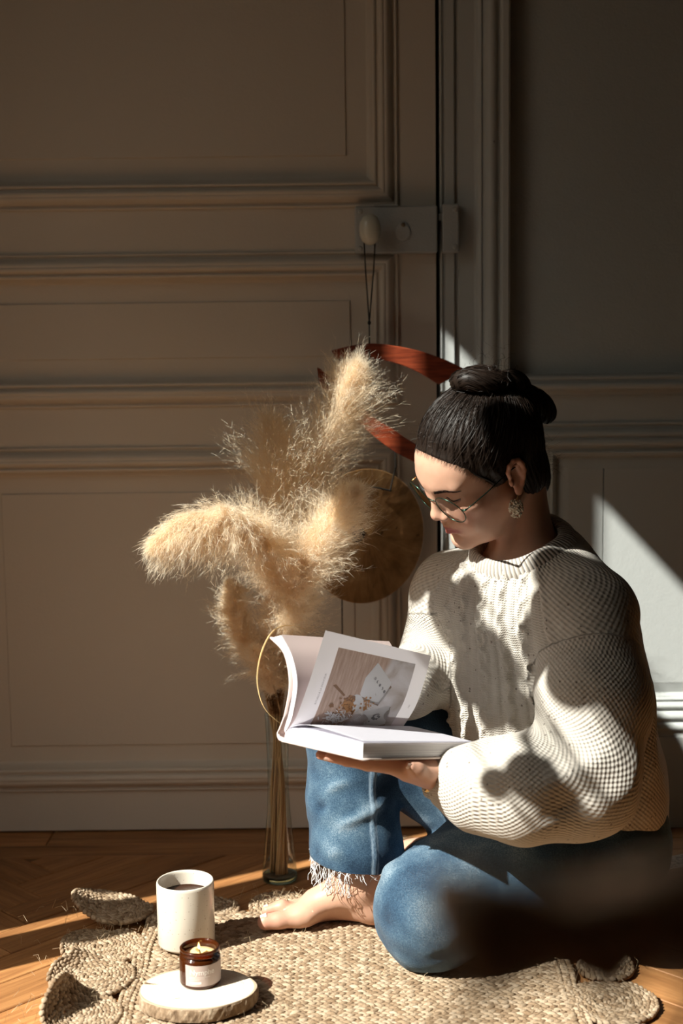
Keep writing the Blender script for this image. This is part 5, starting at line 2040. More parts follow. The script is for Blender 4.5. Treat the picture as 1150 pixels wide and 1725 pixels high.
c = t.ramp(f, [(0.0, (0.014, 0.036, 0.070)), (0.35, (0.034, 0.076, 0.130)), (0.75, (0.085, 0.150, 0.215)), (1.0, (0.20, 0.27, 0.33))])
seam = t.attr('seam')
c = t.mix(t.math('MULTIPLY', seam, 0.6), c, (0.36, 0.46, 0.56))
t.set(color=c, rough=0.85, spec=0.15, sheen=0.1)
t.bump(t.math('ADD', nz, t.math('MULTIPLY', tw.outputs['Fac'], 0.5)), 0.0007, 0.7)
M_DENIM = t.mat
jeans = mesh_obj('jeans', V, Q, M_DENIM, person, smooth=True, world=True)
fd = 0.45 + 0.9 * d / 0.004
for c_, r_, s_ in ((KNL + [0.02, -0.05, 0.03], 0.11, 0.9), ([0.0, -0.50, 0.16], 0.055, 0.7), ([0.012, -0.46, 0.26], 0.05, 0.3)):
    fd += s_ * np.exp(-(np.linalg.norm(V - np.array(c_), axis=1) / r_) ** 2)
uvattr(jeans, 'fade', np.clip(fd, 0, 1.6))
sm = (np.exp(-((qs - 0.0042) / 0.0013) ** 2) + 0.6 * np.exp(-(qs / 0.0012) ** 2)) * front
t2, q2 = seg_t(V, [0.270, -0.590, 0.105], [0.325, -0.560, 0.150])
sm += np.exp(-(q2 / 0.0012) ** 2)
uvattr(jeans, 'seam', np.clip(sm, 0, 1))
# frayed threads along the hem
mb = MB()
for k in range(55):
    a = random.uniform(0, 2 * math.pi)
    px, py = 0.014 + 0.0655 * math.cos(a), -0.433 + 0.0650 * math.sin(a)
    pz = hc[2] - ((px - hc[0]) * hn[0] + (py - hc[1]) * hn[1]) / hn[2]
    nl = math.cos(a - 3.6) > 0.72
    L = random.uniform(0.006, 0.014) * (2.2 if nl else 1.0)
    drift = np.array([random.gauss(0, .004), random.gauss(0, .004), 0])
    P = [np.array([px, py, pz + 0.003])]
    for s in range(5):
        P.append(P[-1] + np.array([random.gauss(0, .0014), random.gauss(0, .0014), -L / 5]) + drift / 5)
    mb.tube(smooth_path(P, 12), 0.0004, 4, cap=False)
for k in range(9):      # longer tangles at the front of the hem
    a = math.radians(195 + k * 8)
    px, py = 0.014 + 0.066 * math.cos(a), -0.433 + 0.066 * math.sin(a)
    pz = hc[2] - ((px - hc[0]) * hn[0] + (py - hc[1]) * hn[1]) / hn[2]
    for q in range(4):
        P = [np.array([px, py, pz + 0.002])]
        for s in range(7):
            P.append(P[-1] + np.array([random.gauss(0, .0022), random.gauss(0, .0022), -random.uniform(.003, .0068)]))
        mb.tube(smooth_path(P, 18), 0.00045, 4, cap=False)
fr = mb.build('frayed_threads', plain('white_thread', (0.66, 0.66, 0.66), 0.8), jeans, world=True)
fr['kind'] = 'stuff'

# ------------------------------------------------------------------ sweater
W = Field((0.040, -0.770, 0.030), (0.520, -0.215, 0.680), 0.0024)
TL_, TF_ = np.array([0.64, -0.768, 0.0]), np.array([-0.768, -0.64, 0.0])
W.chain([[0.268, -0.425, 0.475], [0.300, -0.405, 0.340], [0.322, -0.390, 0.200], [0.340, -0.375, 0.110]], [0.110, 0.143, 0.150, 0.145], 0.03, flat=([0.45, 0.89, 0], 0.86))
W.cone([0.362, -0.375, 0.42], [0.378, -0.345, 0.20], 0.075, 0.093, 0.04)                    # rounded back
W.cone(SHL + [-0.014, 0.01, -0.010], SHR + [0.005, -0.01, -0.005], 0.066, 0.062, 0.04)
W.cone(NECK + [0.03, 0.02, -0.03], SHL + [0.005, 0.01, 0.0], 0.062, 0.062, 0.03)
W.cone(NECK + [0.0, 0.02, -0.035], SHR + [0.01, 0, 0], 0.066, 0.058, 0.03)
W.cone(NECK + [0.035, 0.03, -0.02], [0.352, -0.405, 0.455], 0.060, 0.068, 0.03)
W.ell([0.432, -0.345, 0.090], (0.050, 0.075, 0.050), k=0.03)                              # hem pouch at the back
# left sleeve, wide and slouching
ARM_L = [SHL + [-0.004, -0.005, -0.008], [0.333, -0.602, 0.385], ELL, [0.232, -0.650, 0.283], [0.172, -0.630, 0.282], [0.138, -0.610, 0.284]]
RAD_L = [0.070, 0.072, 0.074, 0.068, 0.054, 0.036]
W.chain(ARM_L, RAD_L, 0.022)
W.ell([0.205, -0.655, 0.272], (0.060, 0.050, 0.046), k=0.03)
W.ell([0.300, -0.625, 0.262], (0.070, 0.060, 0.050), k=0.03)
ARM_R = [SHR, ELR + [0, 0, 0.01], WRR + [0.02, -0.01, 0], WRR + [-0.004, 0.004, 0]]
RAD_R = [0.066, 0.062, 0.046, 0.038]
W.chain(ARM_R, RAD_R, 0.02)
# the sleeve lies over the side of the sweater: furrow between them
W.chain([[0.440, -0.520, 0.385], [0.412, -0.560, 0.300], [0.385, -0.585, 0.230]], [0.008, 0.012, 0.014], 0.020, 'sub')
# neck opening
NA = unit(np.array([-0.47, -0.36, 0.80]))
NC = np.array([0.250, -0.442, 0.580])
W.cone(NC - NA * 0.060, NC + NA * 0.10, 0.0590, 0.0640, 0.010, 'sub')
# open cuff
cd_ = unit(np.array(ARM_L[-1]) - np.array(ARM_L[-2]))
W.cone(np.array(ARM_L[-1]) - cd_ * 0.004, np.array(ARM_L[-1]) + cd_ * 0.06, 0.0300, 0.050, 0.003, 'sub')
# the flank above the floor is cut by the hem
V, Q = W.mesh()
N = W.grad(V, 0.004)


def arm_coord(P, pts):
    best = np.full(len(P), 9.0)
    v = np.zeros(len(P))
    ws, vs = np.zeros(len(P)), np.zeros(len(P))
    sc_, ss_ = np.zeros(len(P)), np.zeros(len(P))
    ang = np.zeros(len(P))
    L = 0
    ref = np.array([0.2, 0.3, 1.0])
    for a, b in zip(pts[:-1], pts[1:]):
        a, b = np.array(a, float), np.array(b, float)
        t_, q_ = seg_t(P, a, b)
        l = np.linalg.norm(b - a)
        T = (b - a) / l
        ref = unit(ref - T * (ref @ T))
        X = ref
        Y = np.cross(T, X)
        R = P - a
        best = np.minimum(q_, best)
        tu = np.clip(((P - a) @ T) / l, -0.6, 1.6)
        w_ = 1.0 / np.maximum(q_, 0.01) ** 6
        ws += w_
        vs += w_ * (L + tu * l)
        sc_ += w_ * (R @ X)
        ss_ += w_ * (R @ Y)
        L += l
    return best, vs / ws, np.arctan2(ss_, sc_)


bL, vL, aL = arm_coord(V, ARM_L)
bR, vR, aR = arm_coord(V, ARM_R)
# torso coordinates: across (u) and along the spine (v)
tb, tq = 9 * np.ones(len(V)), None
C0 = np.stack([np.interp(V[:, 2], [0.10, 0.20, 0.34, 0.475], [0.340, 0.322, 0.300, 0.268]), np.interp(V[:, 2], [0.10, 0.20, 0.34, 0.475], [-0.375, -0.39, -0.405, -0.425])], 1)
du = V[:, :2] - C0
uT = du @ TL_[:2]
fT = du @ TF_[:2]
angT = np.arctan2(uT, fT)
uA = angT * 0.125
seamL = (V - np.array([0.30, -0.50, 0.43])) @ unit(np.array([0.35, -0.85, -0.25])) - 0.012
isL = ((bL < 0.098) & (vL > 0.060) & ((V - np.array([0.30, -0.50, 0.43])) @ unit(np.array([0.35, -0.85, -0.25])) > 0.012))
isL |= (vL > 0.12) & (bL < 0.080)
isR = (bR < 0.078) & (vR > 0.055) & (V[:, 0] < 0.155)
front = (~isL) & (~isR) & (np.abs(angT) < 0.88) & (fT > 0)
ku = np.where(isL, aL * 0.068, np.where(isR, aR * 0.058, uA))
kv = np.where(isL, vL, np.where(isR, vR, V[:, 2]))
# folds of the cloth
d = 0.0020 * vnoise(V, 42, 11) + 0.0010 * vnoise(V, 95, 12)
fo = [([0.262, -0.560, 0.40], [0.215, -0.565, 0.31], 0.014, 0.010), ([0.300, -0.575, 0.43], [0.255, -0.600, 0.33], 0.012, -0.012),
      ([0.320, -0.700, 0.335], [0.235, -0.715, 0.300], 0.013, 0.007), ([0.335, -0.700, 0.305], [0.240, -0.712, 0.265], 0.013, -0.007),
      ([0.375, -0.655, 0.36], [0.36, -0.68, 0.28], 0.016, 0.006), ([0.385, -0.62, 0.42], [0.375, -0.66, 0.34], 0.014, -0.006),
      ([0.18, -0.69, 0.30], [0.165, -0.655, 0.235], 0.012, 0.006), ([0.205, -0.705, 0.30], [0.195, -0.67, 0.225], 0.011, -0.006),
      ([0.405, -0.47, 0.37], [0.395, -0.53, 0.24], 0.018, -0.010), ([0.435, -0.44, 0.36], [0.42, -0.50, 0.20], 0.018, 0.009),
      ([0.20, -0.50, 0.34], [0.19, -0.53, 0.20], 0.016, 0.006), ([0.225, -0.53, 0.36], [0.225, -0.55, 0.22], 0.014, -0.006),
      ([0.46, -0.40, 0.20], [0.40, -0.51, 0.13], 0.016, 0.008), ([0.46, -0.40, 0.14], [0.40, -0.50, 0.10], 0.012, -0.007),
      ([0.12, -0.37, 0.41], [0.16, -0.39, 0.35], 0.012, -0.006), ([0.10, -0.35, 0.38], [0.14, -0.40, 0.33], 0.011, 0.006)]
d += creases(V, fo)
# seam where the sleeve is set on, and cuff ribbing
edge_u = np.where(front, 0, 0)
# cables on the front panel
per = 0.041
uc = ((uA + per / 2) % per) - per / 2
ph = 2 * np.pi * V[:, 2] / 0.058
col = np.round(uA / per)
wid = 0.0046
amp = np.where(col % 2 == 0, 0.0075, 0.0045)
s1, s2 = uc - amp * np.sin(ph + col), uc + amp * np.sin(ph + col)
cab = np.exp(-(s1 / wid) ** 2) + np.exp(-(s2 / wid) ** 2)
cab += 0.7 * np.exp(-((np.abs(uc) - per / 2) / 0.0022) ** 2)
cab += 0.55 * np.exp(-((np.abs(uc) - 0.0165) / 0.0018) ** 2)
d += np.where(front, 0.0050 * cab - 0.0022, 0)
d += 0.0026 * np.exp(-(seamL / 0.0030) ** 2) * (bL < 0.10) * (vL > 0.04) * (vL < 0.16) * (~isR)
# ridge at the edge of the panel
d += 0.0022 * np.exp(-((np.abs(angT) - 0.90) * 0.125 / 0.0035) ** 2) * (fT > 0) * (~isL) * (~isR)
V = V + N * d[:, None]
# collar and hem ribbing zone
rc = V - NC
ax_ = rc @ NA
rad_ = np.linalg.norm(rc - ax_[:, None] * NA, axis=1)
t = NT('cream_wool')
co = t.coord('Object')
ku_, kv_, pan = t.attr('ku'), t.attr('kv'), t.attr('panel')
# moss stitch on sleeves and yoke; small knit columns on the panel
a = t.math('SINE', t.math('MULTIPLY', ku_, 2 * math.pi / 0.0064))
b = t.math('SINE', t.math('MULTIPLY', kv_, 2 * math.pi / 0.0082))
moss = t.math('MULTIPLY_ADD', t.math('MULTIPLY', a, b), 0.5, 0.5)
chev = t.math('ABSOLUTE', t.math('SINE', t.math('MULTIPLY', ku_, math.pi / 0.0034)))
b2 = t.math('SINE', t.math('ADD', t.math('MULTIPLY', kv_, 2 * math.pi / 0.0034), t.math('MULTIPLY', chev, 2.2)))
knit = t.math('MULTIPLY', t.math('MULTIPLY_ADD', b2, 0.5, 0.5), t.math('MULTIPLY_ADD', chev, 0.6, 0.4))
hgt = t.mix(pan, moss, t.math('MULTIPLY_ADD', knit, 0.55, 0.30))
nz = t.noise(co, 900.0, 3.0, 0.7)
hh = t.math('MULTIPLY_ADD', nz, 0.35, hgt)
v = t.n('ShaderNodeTexVoronoi', feature='F1', ins={'Scale': 150.0})
t.put(v.inputs['Vector'], co)
sc_ = t.n('ShaderNodeSeparateColor')
t.put(sc_.inputs[0], v.outputs['Color'])
fleck = t.math('MULTIPLY', t.math('LESS_THAN', v.outputs['Distance'], 0.24), t.math('GREATER_THAN', sc_.outputs[0], 0.90))
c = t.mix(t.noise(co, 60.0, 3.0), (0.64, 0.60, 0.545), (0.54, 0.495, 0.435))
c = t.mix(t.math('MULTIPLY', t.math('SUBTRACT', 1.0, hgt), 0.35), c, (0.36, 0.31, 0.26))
c = t.mix(t.math('MULTIPLY', fleck, 0.7), c, (0.10, 0.07, 0.055))
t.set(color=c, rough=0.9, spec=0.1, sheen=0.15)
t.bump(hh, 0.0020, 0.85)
M_WOOL = t.mat
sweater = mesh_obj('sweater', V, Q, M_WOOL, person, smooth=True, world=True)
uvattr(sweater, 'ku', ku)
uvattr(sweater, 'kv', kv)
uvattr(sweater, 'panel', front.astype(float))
# ribbed collar band
A = unit(np.cross(NA, np.array([0, 0, 1.0])))
Bx = np.cross(NA, A)
t = NT('ribbed_wool')
ru = t.attr('ku')
rb = t.math('MULTIPLY_ADD', t.math('SINE', t.math('MULTIPLY', ru, 2 * math.pi)), 0.5, 0.5)
co = t.coord('Object')
c = t.mix(rb, (0.42, 0.37, 0.32), (0.66, 0.62, 0.57))
t.set(color=c, rough=0.9, spec=0.1, sheen=0.15)
t.bump(t.math('MULTIPLY_ADD', t.noise(co, 900.0, 3.0), 0.3, rb), 0.0024, 0.9)
M_RIB = t.mat


def rib_band(name, centre, axis, X, Y, r0, prof, n, ribs, follow=None):
    """band of ribbing: prof = list of (radial offset, axial offset)"""
    V, F, ku = [], [], []
    m = len(prof)
    for i in range(n):
        a = 2 * math.pi * i / n
        dirv = X * math.cos(a) + Y * math.sin(a)
        rr, lift = (follow(a) if follow else (r0, 0.0))
        for dr, dz in prof:
            V.append(centre + dirv * (rr + dr) + axis * (dz + lift))
            ku.append(ribs * i / n)
    for i in range(n):
        j = (i + 1) % n
        for k in range(m - 1):
            F.append((i * m + k, i * m + k + 1, j * m + k + 1, j * m + k))
    o = mesh_obj(name, V, F, M_RIB, sweater, smooth=True, world=True)
    me = o.data
    at = me.attributes.new('ku', 'FLOAT', 'POINT')
    at.data.foreach_set('value', np.array(ku, np.float32))
    return o


# find where the opening meets the cloth, all round
angs = np.linspace(0, 2 * np.pi, 72, endpoint=False)
tops = []
for a in angs:
    dv = A * math.cos(a) + Bx * math.sin(a)
    zz = np.linspace(0.06, -0.08, 120)
    P = NC + dv * 0.068 + zz[:, None] * NA
    s_ = W.sample(P)
    i = int(np.argmax(s_ < 0))
    tops.append(zz[i])
tops = np.array(tops)
for _ in range(6):
    tops = (np.roll(tops, 1) + tops * 2 + np.roll(tops, -1)) / 4


def collar_follow(a):
    return 0.0600, float(np.interp(a % (2 * math.pi), np.r_[angs, 2 * math.pi], np.r_[tops, tops[0]]))


rib_band('collar', NC, NA, A, Bx, 0.06, [(0.016, -0.010), (0.0175, -0.004), (0.0135, 0.005), (0.0065, 0.0125), (0.0005, 0.0160), (-0.0035, 0.0150), (-0.0050, 0.0090), (-0.0030, 0.000), (0.0, -0.012)], 144, 74, collar_follow)
CX = unit(np.cross(cd_, np.array([0, 0, 1.0])))
CY = np.cross(cd_, CX)
rib_band('cuff', np.array(ARM_L[-1]), cd_, CX, CY, 0.030, [(0.010, -0.020), (0.0060, -0.008), (0.0030, 0.006), (0.0020, 0.018), (0.0005, 0.0245), (-0.0020, 0.0240), (-0.0030, 0.012), (-0.004, 0.0)], 96, 40)
# ------------------------------------------------------------------ hair drawn back into a bun
Hf = Field(HO + np.array([-.12, -.13, -.13]), HO + np.array([.21, .18, .19]), 0.0018)
hh_ = lambda c, r, k=10, op='add': Hf.ell(hp(*c), np.array(r) * HS, HR, k * HS, op)
hc_ = lambda a, b, ra, rb, k=8, op='add': Hf.cone(hp(*a), hp(*b), ra * HS, rb * HS, k * HS, op)
hh_((0, -12, 51), (76, 96, 76), 16)
hh_((0, -50, 20), (68, 58, 62), 20)
hh_((0, -58, -30), (52, 38, 50), 22)
hh_((0, -60, -66), (46, 32, 46), 20)
for s in (1, -1):
    hh_((s * 46, -40, -30), (22, 26, 40), 16)
for s in (1, -1):
    hh_((s * 60, 14, 30), (14, 34, 34), 14)
# leave the face free
hh_((0, 98, -26), (112, 88, 114), 4, 'sub')
for s in (1, -1):
    hh_((s * 80, -4, -6), (17, 19, 34), 7, 'sub')
    hc_((s * 66, 26, -58), (s * 54, 6, -112), 26, 28, 8, 'sub')
hh_((0, 10, -85), (60, 60, 55), 10, 'sub')
HB = Hf.a.copy()
V, Q = Hf.mesh()
lc = hl(V)
NV = Hf.grad(V)
BUN = np.array([2, -72, 100.0])
flow_t = hp(*BUN)
# grooves that follow the combing
toB = unit(flow_t - V)
side = np.cross(NV, toB)
az = np.arctan2((V - flow_t) @ HL, (V - flow_t) @ HF)
groove = 0.0007 * np.sin(az * 70 + 2.0 * vnoise(V, 60, 5)) + 0.0005 * np.sin(az * 151 + 1.5 * vnoise(V, 90, 6))
qf = np.sqrt((lc[:, 0] / 112) ** 2 + ((lc[:, 1] - 98) / 88) ** 2 + ((lc[:, 2] + 26) / 114) ** 2)
taper = np.clip((qf - 1.0) / 0.22, 0, 1)
taper = taper * taper * (3 - 2 * taper)
sd = BODY.sample(V)
V2 = V + NV * (groove * np.clip(taper * 2, 0, 1) - np.clip(sd - 0.0006, -0.002, 0.009) * (1 - taper) * (lc[:, 1] > -20))[:, None]
t = NT('dark_hair_mass')
co = t.coord('Object')
t.set(color=t.mix(t.noise(co, 300.0, 3.0), (0.010, 0.006, 0.0045), (0.020, 0.012, 0.008)), rough=0.5, spec=0.25)
hair = mesh_obj('hair', V2, Q, t.mat, person, smooth=True, world=True)

M_STRAND = NT('hair_strand').set(color=(0.018, 0.0105, 0.007), rough=0.48, spec=0.25).mat


def project(P, off):
    for _ in range(3):
        d = Hf.sample(P) - off
        P = P - Hf.grad(P) * np.clip(d, -0.006, 0.006)[:, None]
    return P


sel = rng.choice(len(V), 5200, replace=False)
P = V[sel]
lift = np.abs(rng.normal(0.0006, 0.0006, (len(P), 1)))
K = 9
path = [project(P, 0.0)]
bend = rng.normal(0, 0.12, (len(P), 3))
for k in range(K - 1):
    p = path[-1]
    n = Hf.grad(p)
    d = unit(flow_t - p) + bend
    d = unit(d - n * (d * n).sum(1, keepdims=True))
    path.append(project(p + d * 0.0062, 0.0))
path = np.stack(path, 1)
h = np.sin(np.pi * np.linspace(0, 1, K))[None, :, None]
nrm = np.stack([Hf.grad(path[:, k]) for k in range(K)], 1)
tp = taper[sel][:, None, None]
path = path + nrm * (0.0003 + lift[:, None] * h)
for k in range(K):
    q = path[:, k]
    qc = hl(q)
    qq = np.sqrt((qc[:, 0] / 112) ** 2 + ((qc[:, 1] - 98) / 88) ** 2 + ((qc[:, 2] + 26) / 114) ** 2)
    tk = np.clip((qq - 1.0) / 0.22, 0, 1)
    tk = tk * tk * (3 - 2 * tk)
    path[:, k] = q - nrm[:, k] * (np.clip(BODY.sample(q) - 0.0010, -0.002, 0.009) * (1 - tk) * (qc[:, 1] > -20))[:, None]
Vr, Fr = ribbons(path, np.linspace(0.00028, 0.00018, K))
o = mesh_obj('hair_strands', Vr, Fr, M_STRAND, hair, world=True)
o['kind'] = 'stuff'
# short fine hairs along the hairline, combed back from the skin
edge = np.where((taper < 0.10) & (lc[:, 1] > 5))[0]
es = rng.choice(edge, min(2400, len(edge)), replace=False)
Pb = V2[es]
nb_ = BODY.grad(Pb)
db = unit(flow_t - Pb) + rng.normal(0, 0.22, Pb.shape)
db = unit(db - nb_ * (db * nb_).sum(1, keepdims=True))
ln = rng.uniform(0.005, 0.017, (len(Pb), 1))
t5 = np.linspace(0, 1, 5)
pb = np.stack([Pb - db * ln * (0.50 - 1.3 * f) for f in t5], 1)
for k in range(5):
    q = pb[:, k]
    dd = BODY.sample(q) - 0.0006
    pb[:, k] = q - BODY.grad(q) * np.minimum(dd, 0.004)[:, None] * (dd < 0.003)[:, None]
Vr, Fr = ribbons(pb, [0.00003, 0.00008, 0.00012, 0.00016, 0.00016])
o = mesh_obj('baby_hair', Vr, Fr, M_STRAND, hair, world=True)
o['kind'] = 'stuff'
# coiled bun: twisted locks
Bm = []


def lock(pts, r, n=9, fibres=150, name='hair_lock', wob=1.0):
    """twisted lock of hair: a tapered core and fibres winding round it"""
    A = smooth_path([hp(*p) for p in pts], 40)
    m = len(A)
    rad = r * HS * np.sin(np.pi * np.linspace(0.10, 0.92, m)) ** 0.45
    Vc, Fc = tube_geo(A, rad, 14)
    T = unit(np.gradient(A, axis=0))
    core = mesh_obj(name, Vc, Fc, t_lock, hair, smooth=True, world=True)
    ref = HL if abs(T[0] @ HL) < 0.8 else HU
    N = unit(np.cross(T, np.tile(ref, (m, 1))))
    Bn = np.cross(T, N)
    ph = rng.uniform(0, 2 * np.pi, fibres)
    rr = rng.uniform(0.97, 1.10, fibres)
    tw = rng.normal(2.2, 0.4, fibres)
    s = np.linspace(0, 1, m)
    an = ph[:, None] + tw[:, None] * s[None] * 2.2
    W_ = A[None] + (rad[None] * rr[:, None])[..., None] * (np.cos(an)[..., None] * N[None] + np.sin(an)[..., None] * Bn[None])
    W_ = W_[:, ::2]
    Vf, Ff = ribbons(W_, np.full(W_.shape[1], 0.0003))
    o = mesh_obj('hair_strands', Vf, Ff, M_STRAND, core, world=True)
    o['kind'] = 'stuff'


t_lock = hair.data.materials[0]
lock([(-20, -44, 112), (-18, -32, 130), (2, -32, 140), (18, -44, 132), (22, -64, 114), (12, -82, 100), (-8, -84, 98), (-18, -70, 104)], 17)
lock([(16, -40, 116), (4, -36, 130), (-14, -46, 128), (-18, -64, 116), (-6, -80, 104), (12, -78, 104), (22, -60, 118)], 15)
lock([(0, -42, 126), (-10, -56, 128), (-2, -74, 116), (12, -68, 118), (10, -50, 128)], 13)
lock([(10, -70, 106), (10, -94, 88), (4, -106, 66), (2, -112, 42)], 20)
lock([(6, -86, 78), (6, -106, 52), (6, -120, 28), (6, -130, 6), (6, -134, -14)], 21)
lock([(-8, -84, 78), (-4, -104, 54), (0, -118, 30), (4, -128, 8)], 18)
lock([(12, -90, 70), (14, -108, 44), (12, -122, 18), (8, -134, -4)], 15)
# loose curls over the bun
Vr, Fr, cc_ = [], [], 0
for k in range(150):
    c0 = np.array([random.gauss(0, 17), -58 + random.gauss(0, 20), 120 + random.gauss(0, 9)])
    R0 = random.uniform(7, 14)
    ax_a = unit(rng.normal(size=3))
    b1 = unit(np.cross(ax_a, rng.normal(size=3)))
    b2 = np.cross(ax_a, b1)
    a0 = random.uniform(0, 6.28)
    pth = np.array([hp(*(c0 + R0 * (b1 * math.cos(a) + b2 * math.sin(a)) + ax_a * (a - a0) * 1.5)) for a in np.linspace(a0, a0 + random.uniform(2.0, 4.5), 14)])
    v_, f_ = ribbons(pth[None], np.full(14, 0.00018))
    Vr.append(v_)
    Fr.append(f_ + cc_)
    cc_ += len(v_)
o = mesh_obj('loose_curls', np.concatenate(Vr), np.concatenate(Fr), M_STRAND, hair, world=True)
o['kind'] = 'stuff'
# tortoiseshell grip
V, F = tube_geo([hp(22, -98, 64), hp(26, -104, 52), hp(24, -110, 40)], 0.0022, 8)
mesh_obj('hair_grip', V, F, plain('tortoiseshell', (0.10, 0.030, 0.012), 0.2), hair, smooth=True, world=True)
# flyaway hairs round the head
mb = MB()
for k in range(170):
    if k < 60:
        b = np.array([random.gauss(0, 26), -55 + random.gauss(0, 28), 138 + random.gauss(0, 6)])
        d = np.array([random.gauss(0, .7), random.gauss(0, .7), 1.0])
        L = random.uniform(8, 20)
    elif k < 110:
        b = np.array([random.uniform(-30, 30), 60 + random.gauss(0, 6), 104 + random.gauss(0, 6)])
        d = np.array([random.gauss(0, .5), 0.6, 0.8 + random.gauss(0, .3)])
        L = random.uniform(6, 16)
    else:
        b = np.array([random.uniform(10, 50), -85 + random.gauss(0, 10), random.uniform(-80, -10)])
        d = np.array([random.gauss(.2, .3), -0.9, -.5 + random.gauss(0, .3)])
        L = random.uniform(8, 26)
    q = project(hp(*b)[None], 0.0)[0]
    bq = hl(q)
    d = d / np.linalg.norm(d)
    c1 = bq + d * L * .5 + np.array([random.gauss(0, 3) for _ in range(3)])
    c2 = bq + d * L + np.array([random.gauss(0, 6) for _ in range(3)])
    mb.tube(smooth_path([hp(*bq), hp(*c1), hp(*c2)], 8), 0.00009, 3, cap=False)
o = mb.build('flyaway_hair', M_STRAND, hair, world=True)
o['kind'] = 'stuff'

# ------------------------------------------------------------------ glasses, earring, necklace, watch
gl_ = empty('eyeglasses', hp(0, 100, 6), label='thin round metal eyeglasses on the face of the reading woman', cat='glasses')
M_FRAME = NT('dark_green_metal').set(color=(0.035, 0.075, 0.055), metal=0.9, rough=0.25).mat
M_GOLD = NT('gold_metal').set(color=(0.75, 0.48, 0.20), metal=1.0, rough=0.25).mat
gt = NT('lens_glass')
tr = gt.n('ShaderNodeBsdfTransparent', ins={'Color': (0.93, 0.95, 0.95, 1)})
gs = gt.n('ShaderNodeBsdfGlossy', ins={'Roughness': 0.02})
fr_ = gt.n('ShaderNodeFresnel', ins={'IOR': 1.5})
mx = gt.n('ShaderNodeMixShader')
gt.put(mx.inputs[0], fr_.outputs[0])
gt.t.links.new(tr.outputs[0], mx.inputs[1])
gt.t.links.new(gs.outputs[0], mx.inputs[2])
gt.t.links.new(mx.outputs[0], gt.out.inputs[0])
LR, LY, LZ = 26.5, 98.0, 3.5


def lens_pt(s, a, k=1.0):
    """rim point; the lens leans forward at the top and wraps back to the side"""
    x = 35.0 + LR * k * math.cos(a)
    z = LZ + LR * k * 0.95 * math.sin(a)
    y = LY + 0.10 * (z - LZ) - 0.0022 * max(0, x) ** 2
    return (s * x, y, z)


for s in (1, -1):
    pts = [hp(*lens_pt(s, 2 * math.pi * i / 48)) for i in range(48)]
    MB().tube(pts, 0.00075, 8, closed=True).build('rim', M_FRAME, gl_, smooth=True, world=True)
    Vl = [hp(*lens_pt(s, 0, 0))] + [hp(*lens_pt(s, 2 * math.pi * i / 40, .97)) for i in range(40)]
    mesh_obj('lens', Vl, [(0, 1 + i, 1 + (i + 1) % 40) for i in range(40)], gt.mat, gl_, smooth=True, world=True)
    hx = lens_pt(s, 0.25)
    MB().tube([hp(*hx), hp(hx[0] + s * 5, hx[1] - 2, hx[2] + 1), hp(hx[0] + s * 6.5, hx[1] - 6, hx[2] + 1)], [0.0016, 0.0015, 0.0011], 8).build('hinge', M_FRAME, gl_, smooth=True, world=True)
    MB().tube(smooth_path([hp(hx[0] + s * 6.5, hx[1] - 6, hx[2] + 1), hp(s * 70, 45, 12), hp(s * 74.5, 8, 17), hp(s * 74, -14, 14), hp(s * 71, -24, -4)], 24), 0.00085, 8).build('temple_arm', M_FRAME if s > 0 else M_GOLD, gl_, smooth=True, world=True)
    pd = hp(s * 10.5, 97, -1)
    MB().tube([hp(*lens_pt(s, 2.9)), hp(s * 9, 93, 2), pd], 0.0004, 5).build('pad_arm', M_GOLD, gl_, smooth=True, world=True)
a, b = lens_pt(1, 2.75), lens_pt(-1, 2.75)
MB().tube(smooth_path([hp(*a), hp(4, LY + 2.5, LZ + 12), hp(-4, LY + 2.5, LZ + 12), hp(*b)], 16), 0.0008, 8).build('bridge', M_FRAME, gl_, smooth=True, world=True)

ear = empty('earring', hp(73, 4, -30), label='cream beaded drop earring hanging from the near ear of the woman', cat='earring')
mb = MB()
base = hp(73.5, 9, -30)
dn = np.array([0, 0, -1.0])
for k in range(120):
    f = random.random()
    a = random.uniform(0, 6.28)
    r = 0.0092 * math.sin(math.pi * (0.12 + 0.80 * f)) ** 0.6
    p = base + dn * (0.0030 + 0.0235 * f) + np.array([r * math.cos(a), r * .7 * math.sin(a), 0])
    Vb, Fb = lathe_geo([(0, 0.0015), (0.0011, 0.0010), (0.0015, 0), (0.0011, -0.0010), (0, -0.0015)], 7)
    mb.add(np.array(Vb) * random.uniform(.8, 1.15) + p, Fb)
o = mb.build('bead_cluster', plain('cream_beads', (0.72, 0.66, 0.54), 0.4), ear, smooth=True, world=True)
o['kind'] = 'stuff'
mb = MB()
Vb, Fb = lathe_geo([(0, 0.010), (0.004, 0.008), (0.0068, 0.0), (0.005, -0.008), (0, -0.0095)], 12)
mb.add(np.array(Vb) + base + dn * 0.0145, Fb)
mb.build('bead_core', plain('cream_core', (0.55, 0.48, 0.36), 0.6), ear, smooth=True, world=True)
MB().tube(smooth_path([hp(73, 5, -24), hp(76, 6, -27), base + dn * 0.004, base + dn * 0.007], 10), 0.0005, 6).build('ear_hook', M_GOLD, ear, smooth=True, world=True)

nk = empty('necklace', NECK, label='thin gold chain necklace round the neck, inside the sweater collar', cat='necklace')
pts = []
for i in range(40):
    a = math.radians(-150 + 300 * i / 39)
    dv = TF_ * math.cos(a) + TL_ * math.sin(a)
    zc = 0.575 - 0.035 * math.cos(a)
    q0 = np.array([NECK[0], NECK[1], zc]) - 0.0 * TF_
    rr = np.linspace(0.10, 0.02, 160)
    Pq = q0 + rr[:, None] * dv
    s_ = BODY.sample(Pq)
    j = int(np.argmax(s_ < 0.0008))
    pts.append(Pq[j])
MB().tube(smooth_path(pts, 120), 0.0006, 5).build('chain', M_GOLD, nk, smooth=True, world=True)

